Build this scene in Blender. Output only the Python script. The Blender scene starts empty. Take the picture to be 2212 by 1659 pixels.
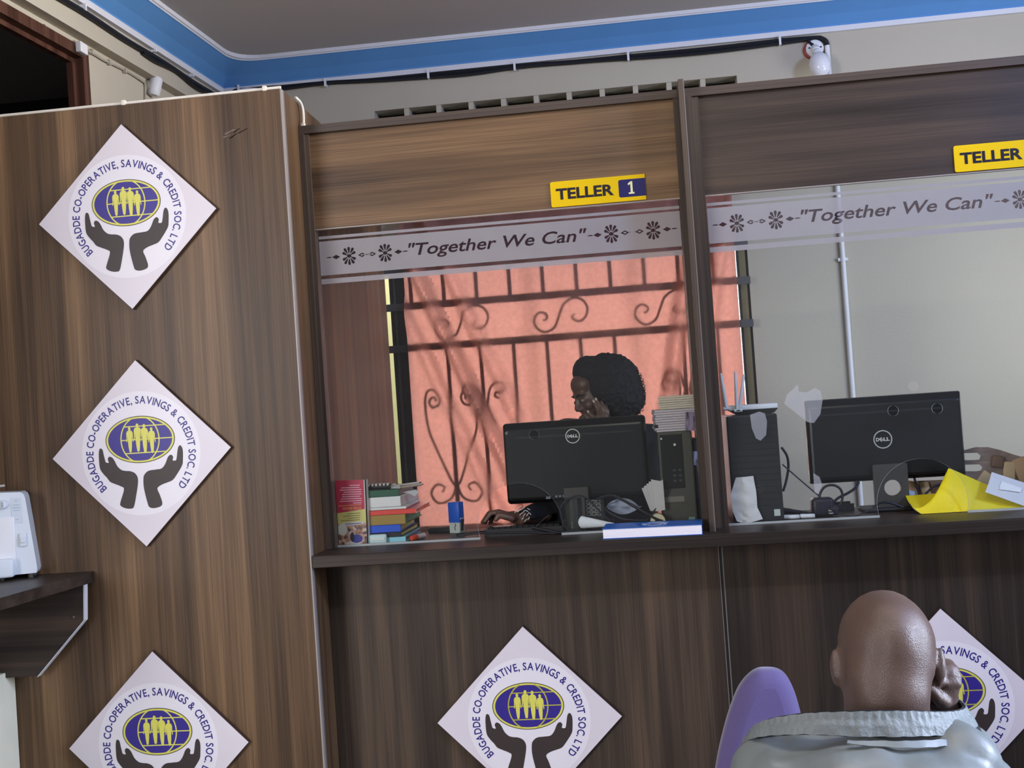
import bpy, bmesh, math, random
import numpy as np
from mathutils import Vector, Matrix, noise

random.seed(7)
SC = bpy.context.scene
COL = SC.collection
PI = math.pi

# ------------------------------------------------------------------ camera
FPX = 2400.0
CW = Vector((0.0, -3.35, 1.6))
AX_R = Vector((0.99165401, 0.10956754, -0.06795051))
AX_D = Vector((-0.06967535, 0.01198682, -0.9974977))
AX_F = Vector((-0.10847886, 0.99390707, 0.01952093))
cam_d = bpy.data.cameras.new('camera')
cam = bpy.data.objects.new('camera', cam_d)
COL.objects.link(cam)
cam_d.sensor_fit = 'HORIZONTAL'
cam_d.sensor_width = 36.0
cam_d.lens = FPX / 2212.0 * 36.0
cam_d.clip_start = 0.05
cam.matrix_world = Matrix(((AX_R.x, -AX_D.x, -AX_F.x, CW.x), (AX_R.y, -AX_D.y, -AX_F.y, CW.y),
                           (AX_R.z, -AX_D.z, -AX_F.z, CW.z), (0, 0, 0, 1)))
SC.camera = cam

# ------------------------------------------------------------------ world, lights, exposure
SC.view_settings.view_transform = 'Standard'
SC.view_settings.look = 'None'
SC.view_settings.exposure = 0.47
SC.view_settings.gamma = 1.0
SC.view_settings.use_curve_mapping = False
wd = bpy.data.worlds.new('world')
SC.world = wd
wd.use_nodes = True
bgn = wd.node_tree.nodes['Background']
bgn.inputs[0].default_value = (0.92, 0.93, 1.0, 1)
bgn.inputs[1].default_value = 0.31


def area(name, loc, target, sx, sy, power, color, spread=180):
    l = bpy.data.lights.new(name, 'AREA')
    l.shape = 'RECTANGLE'
    l.size, l.size_y = sx, sy
    l.energy = power
    l.color = color
    l.spread = math.radians(spread)
    o = bpy.data.objects.new(name, l)
    COL.objects.link(o)
    o.location = loc
    o.rotation_euler = (Vector(target) - Vector(loc)).to_track_quat('-Z', 'Y').to_euler()
    return o


# the street door behind the camera, to the left
area('door_daylight', (-3.15, -5.2, 2.2), (-0.9, 0, 1.6), 1.3, 1.9, 116, (0.98, 0.96, 1.0))
# warm light added at the far right to brighten the left wall; no window there
area('left_wall_fill', (4.2, -1.3, 2.75), (-2.0, 0.1, 3.12), 0.9, 0.6, 8.5, (1.0, 0.94, 0.84), 32)
# unseen lamp added over the middle of the hall to lighten the walls
area('hall_fill', (0.4, -2.3, 3.27), (0.4, -2.3, 0), 1.25, 0.12, 22, (1.0, 0.93, 0.80))
# cool beam added from the right, aimed at the seated man
area('man_side_fill', (2.7, -1.75, 1.75), (0.4, -1.62, 1.1), 0.7, 1.0, 11, (0.70, 0.80, 1.0), 50)
# high cool lamp to the right of the hall
area('cool_lamp', (2.9, -1.9, 3.0), (0.9, 0.4, 2.0), 0.5, 0.5, 56, (0.40, 0.54, 1.0))
# sky outside the barred window, shining through the curtain
area('window_daylight', (-0.3, 4.5, 1.75), (-0.3, 1.8, 1.70), 2.6, 1.9, 27, (0.93, 0.97, 1.0), 34)
# daylight falling on the wall outside
# unseen light added at the right of the tellers' area to brighten its wall
area('teller_side_fill', (2.2, 0.55, 1.95), (0.9, 1.85, 1.8), 0.6, 1.2, 12, (0.93, 0.96, 1.0))
area('yard_daylight', (-1.9, 3.9, 4.2), (-2.1, 5.4, 1.9), 0.8, 0.8, 60, (1.0, 0.97, 0.85))


# ------------------------------------------------------------------ pixel helpers (photo pixel -> point on a real plane)
def ray(px, py):
    a, b = (px - 1106.0) / FPX, (py - 829.5) / FPX
    return AX_F + AX_R * a + AX_D * b


def at(px, py, Y):
    d = ray(px, py)
    return CW + d * ((Y - CW.y) / d.y)


def atz(px, py, z):
    d = ray(px, py)
    return CW + d * ((z - CW.z) / d.z)


LWD = Vector((math.sin(0.0491), math.cos(0.0491), 0))
LWN = Vector((math.cos(0.0491), -math.sin(0.0491), 0))
LWP = Vector((-1.895, 1.85, 0))


def atl(px, py, off=0.0):
    d = ray(px, py)
    p = LWP + LWN * off
    return CW + d * (LWN.dot(p - CW) / LWN.dot(d))


def lw(s, z, off=0.0):
    """point on the left wall, s metres from the back corner towards the camera"""
    p = LWP - LWD * s + LWN * off
    return Vector((p.x, p.y, z))


# ------------------------------------------------------------------ materials
def lin(c):
    return tuple(((v / 255.0) / 12.92 if v / 255.0 <= 0.04045 else ((v / 255.0 + 0.055) / 1.055) ** 2.4) for v in c)


MATS = {}


def new_mat(name):
    m = bpy.data.materials.new(name)
    m.use_nodes = True
    nt = m.node_tree
    nt.nodes.clear()
    out = nt.nodes.new('ShaderNodeOutputMaterial')
    return m, nt, out


def nd(nt, typ, **kw):
    n = nt.nodes.new(typ)
    for k, v in kw.items():
        if k.startswith('i_'):
            n.inputs[k[2:].replace('_', ' ')].default_value = v
        else:
            setattr(n, k, v)
    return n


def pm(name, col, rough=0.5, metal=0.0, vary=0.08, vscale=12.0, bump=0.0, bscale=60.0, spec=0.3, coat=0.0, sheen=0.0,
       trans=0.0, distort=0.0):
    """Principled material with procedural colour variation; col is 0..1 linear albedo"""
    if name in MATS:
        return MATS[name]
    m, nt, out = new_mat(name)
    b = nd(nt, 'ShaderNodeBsdfPrincipled')
    tc = nd(nt, 'ShaderNodeTexCoord')
    nz = nd(nt, 'ShaderNodeTexNoise')
    nz.inputs['Scale'].default_value = vscale
    nz.inputs['Detail'].default_value = 4.0
    nz.inputs['Distortion'].default_value = distort
    nt.links.new(tc.outputs['Object'], nz.inputs['Vector'])
    mx = nd(nt, 'ShaderNodeMix', data_type='RGBA')
    mx.inputs[6].default_value = tuple(max(0, c * (1 - vary)) for c in col) + (1,)
    mx.inputs[7].default_value = tuple(min(1, c * (1 + vary)) for c in col) + (1,)
    nt.links.new(nz.outputs['Fac'], mx.inputs[0])
    nt.links.new(mx.outputs[2], b.inputs['Base Color'])
    b.inputs['Roughness'].default_value = rough
    b.inputs['Metallic'].default_value = metal
    b.inputs['Specular IOR Level'].default_value = spec
    b.inputs['Coat Weight'].default_value = coat
    b.inputs['Sheen Weight'].default_value = sheen
    b.inputs['Transmission Weight'].default_value = trans
    if bump:
        n2 = nd(nt, 'ShaderNodeTexNoise')
        n2.inputs['Scale'].default_value = bscale
        n2.inputs['Detail'].default_value = 3.0
        nt.links.new(tc.outputs['Object'], n2.inputs['Vector'])
        bp = nd(nt, 'ShaderNodeBump')
        bp.inputs['Strength'].default_value = bump
        bp.inputs['Distance'].default_value = 0.01
        nt.links.new(n2.outputs['Fac'], bp.inputs['Height'])
        nt.links.new(bp.outputs['Normal'], b.inputs['Normal'])
    nt.links.new(b.outputs[0], out.inputs[0])
    MATS[name] = m
    return m


def wood(name, axis, dark, mid, light, across=7.0, along=0.35, rough=0.42, offs=0.0, spec=0.22):
    """laminate with long streaks running along the given axis"""
    m, nt, out = new_mat(name)
    b = nd(nt, 'ShaderNodeBsdfPrincipled')
    tc = nd(nt, 'ShaderNodeTexCoord')

    def layer(ac, al, detail, dist, off):
        mp = nd(nt, 'ShaderNodeMapping')
        s = [ac, ac, ac]
        s['XYZ'.index(axis)] = al
        mp.inputs['Scale'].default_value = s
        mp.inputs['Location'].default_value = (off, off * 1.7, off * 0.3)
        nt.links.new(tc.outputs['Object'], mp.inputs['Vector'])
        n = nd(nt, 'ShaderNodeTexNoise')
        n.inputs['Scale'].default_value = 1.0
        n.inputs['Detail'].default_value = detail
        n.inputs['Distortion'].default_value = dist
        nt.links.new(mp.outputs[0], n.inputs['Vector'])
        return n.outputs['Fac']
    big = layer(across, along, 3.0, 0.5, 3.1 + offs)
    medium = layer(across * 4.5, along * 1.6, 3.0, 0.3, 9.7 + offs)
    fine = layer(across * 38, along * 9, 2.0, 0.0, 1.3 + offs)

    def math_(op, a, bb):
        n = nd(nt, 'ShaderNodeMath', operation=op)
        for i, v in enumerate((a, bb)):
            if isinstance(v, (int, float)):
                n.inputs[i].default_value = v
            else:
                nt.links.new(v, n.inputs[i])
        return n.outputs[0]
    val = math_('ADD', math_('ADD', math_('MULTIPLY', big, 0.52), math_('MULTIPLY', medium, 0.28)), math_('MULTIPLY', fine, 0.20))
    rp = nd(nt, 'ShaderNodeValToRGB')
    e = rp.color_ramp.elements
    e[0].position, e[0].color = 0.38, tuple(dark) + (1,)
    e[1].position, e[1].color = 0.66, tuple(light) + (1,)
    x = e.new(0.50)
    x.color = tuple(mid) + (1,)
    nt.links.new(val, rp.inputs[0])
    nt.links.new(rp.outputs[0], b.inputs['Base Color'])
    b.inputs['Roughness'].default_value = rough
    b.inputs['Specular IOR Level'].default_value = spec
    bp = nd(nt, 'ShaderNodeBump')
    bp.inputs['Strength'].default_value = 0.06
    bp.inputs['Distance'].default_value = 0.004
    nt.links.new(fine, bp.inputs['Height'])
    nt.links.new(bp.outputs['Normal'], b.inputs['Normal'])
    nt.links.new(b.outputs[0], out.inputs[0])
    MATS[name] = m
    return m


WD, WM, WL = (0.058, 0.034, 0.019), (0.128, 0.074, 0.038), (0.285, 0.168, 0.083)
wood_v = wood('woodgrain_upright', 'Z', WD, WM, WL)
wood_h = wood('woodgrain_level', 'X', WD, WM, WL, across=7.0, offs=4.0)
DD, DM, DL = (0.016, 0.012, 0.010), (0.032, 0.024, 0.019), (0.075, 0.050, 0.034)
wood_vm = wood('woodgrain_upright_shaded', 'Z', (0.028, 0.019, 0.014), (0.056, 0.040, 0.029), (0.130, 0.086, 0.056), offs=5.0)  # left front panel: the dimmer light below the counter is put into this tone
wood_hb = wood('woodgrain_level_brown', 'X', (0.026, 0.018, 0.014), (0.048, 0.034, 0.026), (0.095, 0.063, 0.043), across=7.0, offs=14.0)  # brown for shelf and right header; the header's dimness is partly in the colour
wood_vd = wood('woodgrain_upright_deep_shaded', 'Z', DD, DM, DL, offs=8.0)  # right front panel: a darker board, with some of its shade in the colour
wood_hd = wood('woodgrain_level_deep_shaded', 'X', DD, DM, DL, across=8.0, offs=2.0)  # counter slab: deep tone that carries part of the shade there
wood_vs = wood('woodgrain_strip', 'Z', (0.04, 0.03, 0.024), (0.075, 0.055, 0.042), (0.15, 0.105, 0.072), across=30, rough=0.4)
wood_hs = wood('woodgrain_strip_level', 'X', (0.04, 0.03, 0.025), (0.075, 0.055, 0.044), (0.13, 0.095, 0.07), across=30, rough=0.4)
edge_pale = pm('pale_edge_band', (0.34, 0.30, 0.27), 0.35)
edge_grey = pm('grey_edge_band', (0.17, 0.145, 0.135), 0.4)
sign_face = pm('sign_face_white', (0.72, 0.66, 0.70), 0.35, vary=0.03, vscale=6)
sign_disc = pm('sign_disc_white', (0.80, 0.76, 0.80), 0.35, vary=0.03, vscale=9)
sign_edge = pm('sign_edge_brown', (0.055, 0.032, 0.024), 0.5)
navy = pm('navy_print', (0.030, 0.022, 0.20), 0.4)
globe_blue = pm('emblem_blue', (0.036, 0.022, 0.24), 0.4)
emblem_yellow = pm('emblem_yellow', (0.72, 0.68, 0.12), 0.4)
emblem_white = pm('emblem_pale_yellow', (0.80, 0.76, 0.40), 0.4)
emblem_dark = pm('emblem_dark_brown', (0.045, 0.032, 0.030), 0.45)
sign_yellow = pm('plate_yellow', (0.80, 0.52, 0.006), 0.6, vary=0.04, spec=0.1)
sign_navy = pm('plate_navy', (0.012, 0.010, 0.10), 0.35)
sign_black = pm('plate_black', (0.012, 0.008, 0.016), 0.35)
wall_paint = pm('wall_paint_beige', (0.47, 0.425, 0.34), 0.75, vary=0.05, vscale=3, bump=0.08, bscale=90)
ceil_paint = pm('ceiling_paint', (0.52, 0.495, 0.485), 0.85, vary=0.03, vscale=2)
cornice_blue = pm('cornice_blue', (0.10, 0.27, 0.56), 0.6, vary=0.08, vscale=5)
cornice_white = pm('cornice_white', (0.66, 0.66, 0.70), 0.6, vary=0.05)
floor_mat = pm('floor_tile_grey', (0.30, 0.27, 0.24), 0.3, vary=0.1, vscale=4)
black_cable = pm('black_cable', (0.010, 0.010, 0.014), 0.45)
white_plastic = pm('white_plastic', (0.74, 0.74, 0.76), 0.35, vary=0.03)
cable_cream = pm('cream_cable', (0.82, 0.76, 0.66), 0.45)
cable_beige = pm('beige_cable', (0.40, 0.36, 0.29), 0.6)
door_maroon = pm('door_maroon', (0.050, 0.013, 0.010), 0.5)
door_frame_m = wood('door_frame_brown', 'Z', (0.040, 0.016, 0.010), (0.075, 0.032, 0.021), (0.14, 0.066, 0.044), across=20)
dark_room = pm('dark_room_shade', (0.03, 0.03, 0.03), 0.9)  # near-black standing in for the darkness of the passage and vents
red_plastic = pm('red_wood_rose', (0.30, 0.055, 0.045), 0.5)
frame_olive = pm('window_frame_olive', (0.20, 0.165, 0.085), 0.45, metal=0.3)
frame_dark = pm('window_frame_dark', (0.030, 0.030, 0.030), 0.5)
steel_grey = pm('grille_steel', (0.10, 0.095, 0.10), 0.5)
yard_cream = pm('yard_wall_cream', (0.80, 0.76, 0.42), 0.8)
wall_cream = pm('low_wall_cream', (0.82, 0.79, 0.62), 0.7)
black_gloss = pm('black_plastic_gloss', (0.010, 0.010, 0.010), 0.28, vary=0.1)
black_matt = pm('black_plastic_matt', (0.018, 0.018, 0.018), 0.5, bump=0.03, bscale=300)
grey_dark = pm('dark_grey_plastic', (0.055, 0.052, 0.047), 0.45)
olive_dark = pm('dark_olive_plastic', (0.060, 0.056, 0.046), 0.5, bump=0.08, bscale=500)
logo_silver = pm('logo_silver', (0.70, 0.68, 0.64), 0.3, metal=0.5)
paper_white = pm('paper_white', (0.80, 0.79, 0.80), 0.7, vary=0.05, vscale=25, bump=0.1, bscale=40)
paper_grey = pm('paper_grey', (0.52, 0.49, 0.48), 0.75, vary=0.08, vscale=30)
paper_cream = pm('paper_cream', (0.55, 0.48, 0.38), 0.75, vary=0.10, vscale=60)
paper_lilac = pm('paper_lilac', (0.50, 0.44, 0.47), 0.75, vary=0.10, vscale=60)


def flat_col(name, rgb, rough=0.5, **k):
    return pm(name, lin(rgb), rough, **k)


def glass_mat():
    m, nt, out = new_mat('partition_glass')
    tr = nd(nt, 'ShaderNodeBsdfTransparent')
    tr.inputs[0].default_value = (0.93, 0.95, 0.945, 1)
    gl = nd(nt, 'ShaderNodeBsdfGlossy')
    gl.inputs['Color'].default_value = (0.95, 0.95, 0.95, 1)
    gl.inputs['Roughness'].default_value = 0.015
    df = nd(nt, 'ShaderNodeBsdfDiffuse')
    df.inputs[0].default_value = (0.75, 0.73, 0.74, 1)
    tc = nd(nt, 'ShaderNodeTexCoord')
    nz = nd(nt, 'ShaderNodeTexNoise')
    nz.inputs['Scale'].default_value = 5.0
    nt.links.new(tc.outputs['Object'], nz.inputs['Vector'])
    mr = nd(nt, 'ShaderNodeMapRange')
    mr.inputs[3].default_value = 0.003
    mr.inputs[4].default_value = 0.014
    nt.links.new(nz.outputs['Fac'], mr.inputs[0])
    lwt = nd(nt, 'ShaderNodeLayerWeight')
    lwt.inputs[0].default_value = 0.12
    m1 = nd(nt, 'ShaderNodeMixShader')
    nt.links.new(mr.outputs[0], m1.inputs[0])
    nt.links.new(tr.outputs[0], m1.inputs[1])
    nt.links.new(df.outputs[0], m1.inputs[2])
    m2 = nd(nt, 'ShaderNodeMixShader')
    nt.links.new(lwt.outputs['Fresnel'], m2.inputs[0])
    nt.links.new(m1.outputs[0], m2.inputs[1])
    nt.links.new(gl.outputs[0], m2.inputs[2])
    nt.links.new(m2.outputs[0], out.inputs[0])
    MATS['partition_glass'] = m
    return m


def sheer_mat(name, col, t_translucent, t_transparent, vscale=40.0, vary=0.12):
    """film or cloth that lets light through: translucent + diffuse + clear"""
    m, nt, out = new_mat(name)
    tc = nd(nt, 'ShaderNodeTexCoord')
    nz = nd(nt, 'ShaderNodeTexNoise')
    nz.inputs['Scale'].default_value = vscale
    nz.inputs['Detail'].default_value = 5.0
    nt.links.new(tc.outputs['Object'], nz.inputs['Vector'])
    mx = nd(nt, 'ShaderNodeMix', data_type='RGBA')
    mx.inputs[6].default_value = tuple(c * (1 - vary) for c in col) + (1,)
    mx.inputs[7].default_value = tuple(min(1, c * (1 + vary)) for c in col) + (1,)
    nt.links.new(nz.outputs['Fac'], mx.inputs[0])
    tl = nd(nt, 'ShaderNodeBsdfTranslucent')
    df = nd(nt, 'ShaderNodeBsdfDiffuse')
    tp = nd(nt, 'ShaderNodeBsdfTransparent')
    nt.links.new(mx.outputs[2], tl.inputs[0])
    nt.links.new(mx.outputs[2], df.inputs[0])
    a = nd(nt, 'ShaderNodeMixShader')
    a.inputs[0].default_value = t_translucent
    nt.links.new(df.outputs[0], a.inputs[1])
    nt.links.new(tl.outputs[0], a.inputs[2])
    b = nd(nt, 'ShaderNodeMixShader')
    b.inputs[0].default_value = t_transparent
    nt.links.new(a.outputs[0], b.inputs[1])
    nt.links.new(tp.outputs[0], b.inputs[2])
    nt.links.new(b.outputs[0], out.inputs[0])
    MATS[name] = m
    return m


glass = glass_mat()
glass_edge = sheer_mat('glass_edge', (0.62, 0.66, 0.64), 0.4, 0.25, 20, 0.05)
frost = sheer_mat('frosted_film', (0.46, 0.44, 0.45), 0.36, 0.13, 30, 0.04)
curtain_m = sheer_mat('curtain_pink', (0.68, 0.375, 0.325), 0.72, 0.12, 55, 0.16)
film_ink = sheer_mat('film_clear_tint', (0.16, 0.13, 0.15), 0.4, 0.80, 30, 0.05)
for _n in film_ink.node_tree.nodes:
    if _n.type == 'BSDF_TRANSPARENT':
        _n.inputs[0].default_value = (0.30, 0.24, 0.28, 1)
tape_m = sheer_mat('clear_tape', (0.80, 0.81, 0.83), 0.4, 0.78, 25, 0.06)
bag_m = sheer_mat('clear_bag', (0.72, 0.70, 0.68), 0.4, 0.55, 30, 0.25)


# ------------------------------------------------------------------ mesh builder
class MB:
    def __init__(self):
        self.v, self.f, self.m = [], [], []

    def add(self, verts, faces, mi=0):
        o = len(self.v)
        self.v += [Vector(p) for p in verts]
        self.f += [tuple(i + o for i in f) for f in faces]
        self.m += [mi] * len(faces)
        return self

    def box(self, x0, x1, y0, y1, z0, z1, mi=0, rot=None):
        p = [Vector((x, y, z)) for x in (x0, x1) for y in (y0, y1) for z in (z0, z1)]
        if rot is not None:
            c = Vector(((x0 + x1) / 2, (y0 + y1) / 2, (z0 + z1) / 2))
            R = Matrix.Rotation(rot, 3, 'Z') if isinstance(rot, (int, float)) else rot
            p = [c + R @ (q - c) for q in p]
        return self.add(p, [(0, 1, 3, 2), (4, 6, 7, 5), (0, 4, 5, 1), (2, 3, 7, 6), (0, 2, 6, 4), (1, 5, 7, 3)], mi)

    def hexa(self, p, mi=0):
        """8 corners: bottom ring 0-3, top ring 4-7"""
        return self.add(p, [(3, 2, 1, 0), (4, 5, 6, 7), (0, 1, 5, 4), (1, 2, 6, 5), (2, 3, 7, 6), (3, 0, 4, 7)], mi)

    def rbox(self, x0, x1, y0, y1, z0, z1, r=0.004, seg=2, mi=0, rot=None):
        bm = bmesh.new()
        bmesh.ops.create_cube(bm, size=1)
        for v in bm.verts:
            v.co = Vector(((x0 + x1) / 2 + v.co.x * (x1 - x0), (y0 + y1) / 2 + v.co.y * (y1 - y0), (z0 + z1) / 2 + v.co.z * (z1 - z0)))
        r = min(r, 0.49 * min(x1 - x0, y1 - y0, z1 - z0))
        bmesh.ops.bevel(bm, geom=bm.edges[:], offset=r, segments=seg, affect='EDGES', profile=0.5)
        c = Vector(((x0 + x1) / 2, (y0 + y1) / 2, (z0 + z1) / 2))
        if rot is not None:
            R = Matrix.Rotation(rot, 3, 'Z') if isinstance(rot, (int, float)) else rot
            for v in bm.verts:
                v.co = c + R @ (v.co - c)
        return self.bm(bm, mi)

    def bm(self, bm, mi=0):
        bm.verts.ensure_lookup_table()
        bm.verts.index_update()
        self.add([v.co.copy() for v in bm.verts], [tuple(v.index for v in f.verts) for f in bm.faces], mi)
        bm.free()
        return self

    def poly_xz(self, pts, y0, y1, mi=0, mi_side=None):
        """polygon in the XZ plane (counter-clockwise seen from the camera side -Y), front at y0, back at y1"""
        n = len(pts)
        a = sum(pts[i][0] * pts[(i + 1) % n][1] - pts[(i + 1) % n][0] * pts[i][1] for i in range(n))
        if a < 0:
            pts = pts[::-1]
        V = [Vector((x, y0, z)) for x, z in pts] + [Vector((x, y1, z)) for x, z in pts]
        self.add(V, [tuple(range(n)), tuple(range(2 * n - 1, n - 1, -1))], mi)
        o = len(self.v) - 2 * n
        for i in range(n):
            j = (i + 1) % n
            self.f.append((o + i, o + n + i, o + n + j, o + j))
            self.m.append(mi if mi_side is None else mi_side)
        return self

    def ring(self, c, r, n, axis_u, axis_v):
        return [c + axis_u * (r * math.cos(2 * PI * k / n)) + axis_v * (r * math.sin(2 * PI * k / n)) for k in range(n)]

    def tube(self, pts, r, n=8, mi=0, cap=True):
        pts = [Vector(p) for p in pts]
        rs = r if isinstance(r, (list, tuple)) else [r] * len(pts)
        o = len(self.v)
        up = None
        for i, p in enumerate(pts):
            t = (pts[min(i + 1, len(pts) - 1)] - pts[max(i - 1, 0)])
            if t.length < 1e-9:
                t = Vector((0, 0, 1))
            t.normalize()
            if up is None:
                up = Vector((0, 0, 1)) if abs(t.z) < 0.9 else Vector((0, 1, 0))
            u = (up - t * up.dot(t))
            if u.length < 1e-6:
                u = Vector((1, 0, 0)) - t * t.x
            u.normalize()
            w = t.cross(u)
            up = u
            self.v += self.ring(p, rs[i], n, u, w)
        for i in range(len(pts) - 1):
            for k in range(n):
                a, b = o + i * n + k, o + i * n + (k + 1) % n
                self.f.append((a, b, b + n, a + n))
                self.m.append(mi)
        if cap:
            self.f.append(tuple(o + k for k in range(n))[::-1])
            self.f.append(tuple(o + (len(pts) - 1) * n + k for k in range(n)))
            self.m += [mi, mi]
        return self

    def lathe(self, base, axis, prof, n=24, mi=0, cap=True):
        """prof: list of (radius, height along axis)"""
        base, axis = Vector(base), Vector(axis).normalized()
        u = axis.orthogonal().normalized()
        w = axis.cross(u)
        o = len(self.v)
        for r, h in prof:
            self.v += self.ring(base + axis * h, max(r, 1e-5), n, u, w)
        for i in range(len(prof) - 1):
            for k in range(n):
                a, b = o + i * n + k, o + i * n + (k + 1) % n
                self.f.append((a, b, b + n, a + n))
                self.m.append(mi)
        if cap:
            self.f.append(tuple(o + k for k in range(n))[::-1])
            self.f.append(tuple(o + (len(prof) - 1) * n + k for k in range(n)))
            self.m += [mi, mi]
        return self

    def sheet(self, fn, nu, nv, thick=0.0006, mi=0):
        """surface fn(u, v) with a small thickness"""
        P = [[Vector(fn(i / nu, j / nv)) for j in range(nv + 1)] for i in range(nu + 1)]
        Nn = [[None] * (nv + 1) for _ in range(nu + 1)]
        for i in range(nu + 1):
            for j in range(nv + 1):
                a = P[min(i + 1, nu)][j] - P[max(i - 1, 0)][j]
                b = P[i][min(j + 1, nv)] - P[i][max(j - 1, 0)]
                c = a.cross(b)
                Nn[i][j] = c.normalized() if c.length > 1e-12 else Vector((0, 0, 1))
        W = nv + 1
        top = [P[i][j] + Nn[i][j] * (thick / 2) for i in range(nu + 1) for j in range(W)]
        bot = [P[i][j] - Nn[i][j] * (thick / 2) for i in range(nu + 1) for j in range(W)]
        N = len(top)
        F = []
        for i in range(nu):
            for j in range(nv):
                a, b, c, d = i * W + j, (i + 1) * W + j, (i + 1) * W + j + 1, i * W + j + 1
                F += [(a, b, c, d), (d + N, c + N, b + N, a + N)]
        for i in range(nu):
            a, b = i * W, (i + 1) * W
            F.append((a, a + N, b + N, b))
            a, b = i * W + nv, (i + 1) * W + nv
            F.append((b, b + N, a + N, a))
        for j in range(nv):
            F.append((j + 1, j + 1 + N, j + N, j))
            a = nu * W + j
            F.append((a, a + N, a + 1 + N, a + 1))
        return self.add(top + bot, F, mi)


def top_root(o):
    while o.parent:
        o = o.parent
    return o


def build(name, mb, mats, parent=None, smooth=False, local=False, label=None):
    me = bpy.data.meshes.new(name)
    off = Vector((0, 0, 0))
    if parent is not None and not local:
        off = top_root(parent).location
    me.from_pydata([tuple(p - off) for p in mb.v], [], mb.f)
    if not isinstance(mats, (list, tuple)):
        mats = [mats]
    for mt in mats:
        me.materials.append(mt)
    if len(mats) > 1:
        me.polygons.foreach_set('material_index', mb.m)
    if smooth:
        me.polygons.foreach_set('use_smooth', [True] * len(me.polygons))
        try:
            me.set_sharp_from_angle(angle=math.radians(40))
        except Exception:
            pass
    me.update()
    o = bpy.data.objects.new(name, me)
    COL.objects.link(o)
    if parent is not None:
        o.parent = parent
    if label:
        o['label'] = label
    return o


def tag(o, label, cat, group=None, kind=None):
    o['label'] = label
    o['category'] = cat
    if group:
        o['group'] = group
    if kind:
        o['kind'] = kind
    return o


def thing(name, label, cat, loc=(0, 0, 0), group=None, rz=0.0):
    o = bpy.data.objects.new(name, None)
    COL.objects.link(o)
    o.empty_display_size = 0.05
    o.location = loc
    o.rotation_euler = (0, 0, rz)
    return tag(o, label, cat, group)


def struct(name, mb, mats, **k):
    o = build(name, mb, mats, **k)
    if o.parent is None:
        o['kind'] = 'structure'
    return o


def copy_tree(o, parent=None):
    c = o.copy()
    COL.objects.link(c)
    if parent is not None:
        c.parent = parent
    for ch in list(o.children):
        copy_tree(ch, c)
    return c


# ------------------------------------------------------------------ flat fills and lettering
def curve_mesh(splines, extrude=0.0):
    """2-D curve with holes -> (verts, faces) in its own XY plane"""
    cu = bpy.data.curves.new('fill', 'CURVE')
    cu.dimensions = '2D'
    cu.fill_mode = 'BOTH'
    cu.extrude = extrude
    for pts in splines:
        s = cu.splines.new('POLY')
        s.points.add(len(pts) - 1)
        for p, q in zip(s.points, pts):
            p.co = (q[0], q[1], 0, 1)
        s.use_cyclic_u = True
    ob = bpy.data.objects.new('fill', cu)
    COL.objects.link(ob)
    dg = bpy.context.evaluated_depsgraph_get()
    me = bpy.data.meshes.new_from_object(ob.evaluated_get(dg))
    V = [v.co.copy() for v in me.vertices]
    F = [tuple(p.vertices) for p in me.polygons]
    bpy.data.objects.remove(ob)
    bpy.data.curves.remove(cu)
    bpy.data.meshes.remove(me)
    return V, F


def cdt_fill(loops):
    """even-odd fill of closed loops, robust against many holes -> (verts, triangles)"""
    from mathutils.geometry import delaunay_2d_cdt
    P, E = [], []
    for lp in loops:
        o = len(P)
        P += [Vector((q[0], q[1])) for q in lp]
        E += [(o + i, o + (i + 1) % len(lp)) for i in range(len(lp))]
    V, _, F, _, _, _ = delaunay_2d_cdt(P, E, [], 0, 1e-7)
    A = np.array([(P[a].x, P[a].y, P[b].x, P[b].y) for a, b in E])
    out = []
    for f in F:
        c = (V[f[0]] + V[f[1]] + V[f[2]]) / 3
        m = (A[:, 1] > c.y) != (A[:, 3] > c.y)
        e = A[m]
        xx = e[:, 0] + (c.y - e[:, 1]) / (e[:, 3] - e[:, 1]) * (e[:, 2] - e[:, 0])
        if int((xx > c.x).sum()) % 2 == 1:
            a, b, d = (V[i] for i in f)
            out.append(tuple(f) if (b - a).cross(d - a) > 0 else tuple(f)[::-1])
    return [Vector((v.x, v.y, 0)) for v in V], out


def text_mesh(body, size=1.0, bold=0.0, shear=0.0, align='LEFT', spacing=1.0, res=3):
    cu = bpy.data.curves.new('txt', 'FONT')
    cu.body = body
    cu.size = size
    cu.offset = bold
    cu.shear = shear
    cu.align_x = align
    cu.space_character = spacing
    cu.resolution_u = res
    ob = bpy.data.objects.new('txt', cu)
    COL.objects.link(ob)
    dg = bpy.context.evaluated_depsgraph_get()
    me = bpy.data.meshes.new_from_object(ob.evaluated_get(dg))
    V = [v.co.copy() for v in me.vertices]
    F = [tuple(p.vertices) for p in me.polygons]
    bpy.data.objects.remove(ob)
    bpy.data.curves.remove(cu)
    bpy.data.meshes.remove(me)
    return V, F


def bounds(V):
    return min(v.x for v in V), max(v.x for v in V), min(v.y for v in V), max(v.y for v in V)


def text_fit(body, x0, x1, z0, z1, bold=0.0, shear=0.0, spacing=1.0):
    """lettering scaled to fill the rectangle exactly -> (verts XY, faces)"""
    V, F = text_mesh(body, 1.0, bold, shear, spacing=spacing)
    a, b, c, d = bounds(V)
    return [Vector((x0 + (v.x - a) / (b - a) * (x1 - x0), z0 + (v.y - c) / (d - c) * (z1 - z0), 0)) for v in V], F


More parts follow.
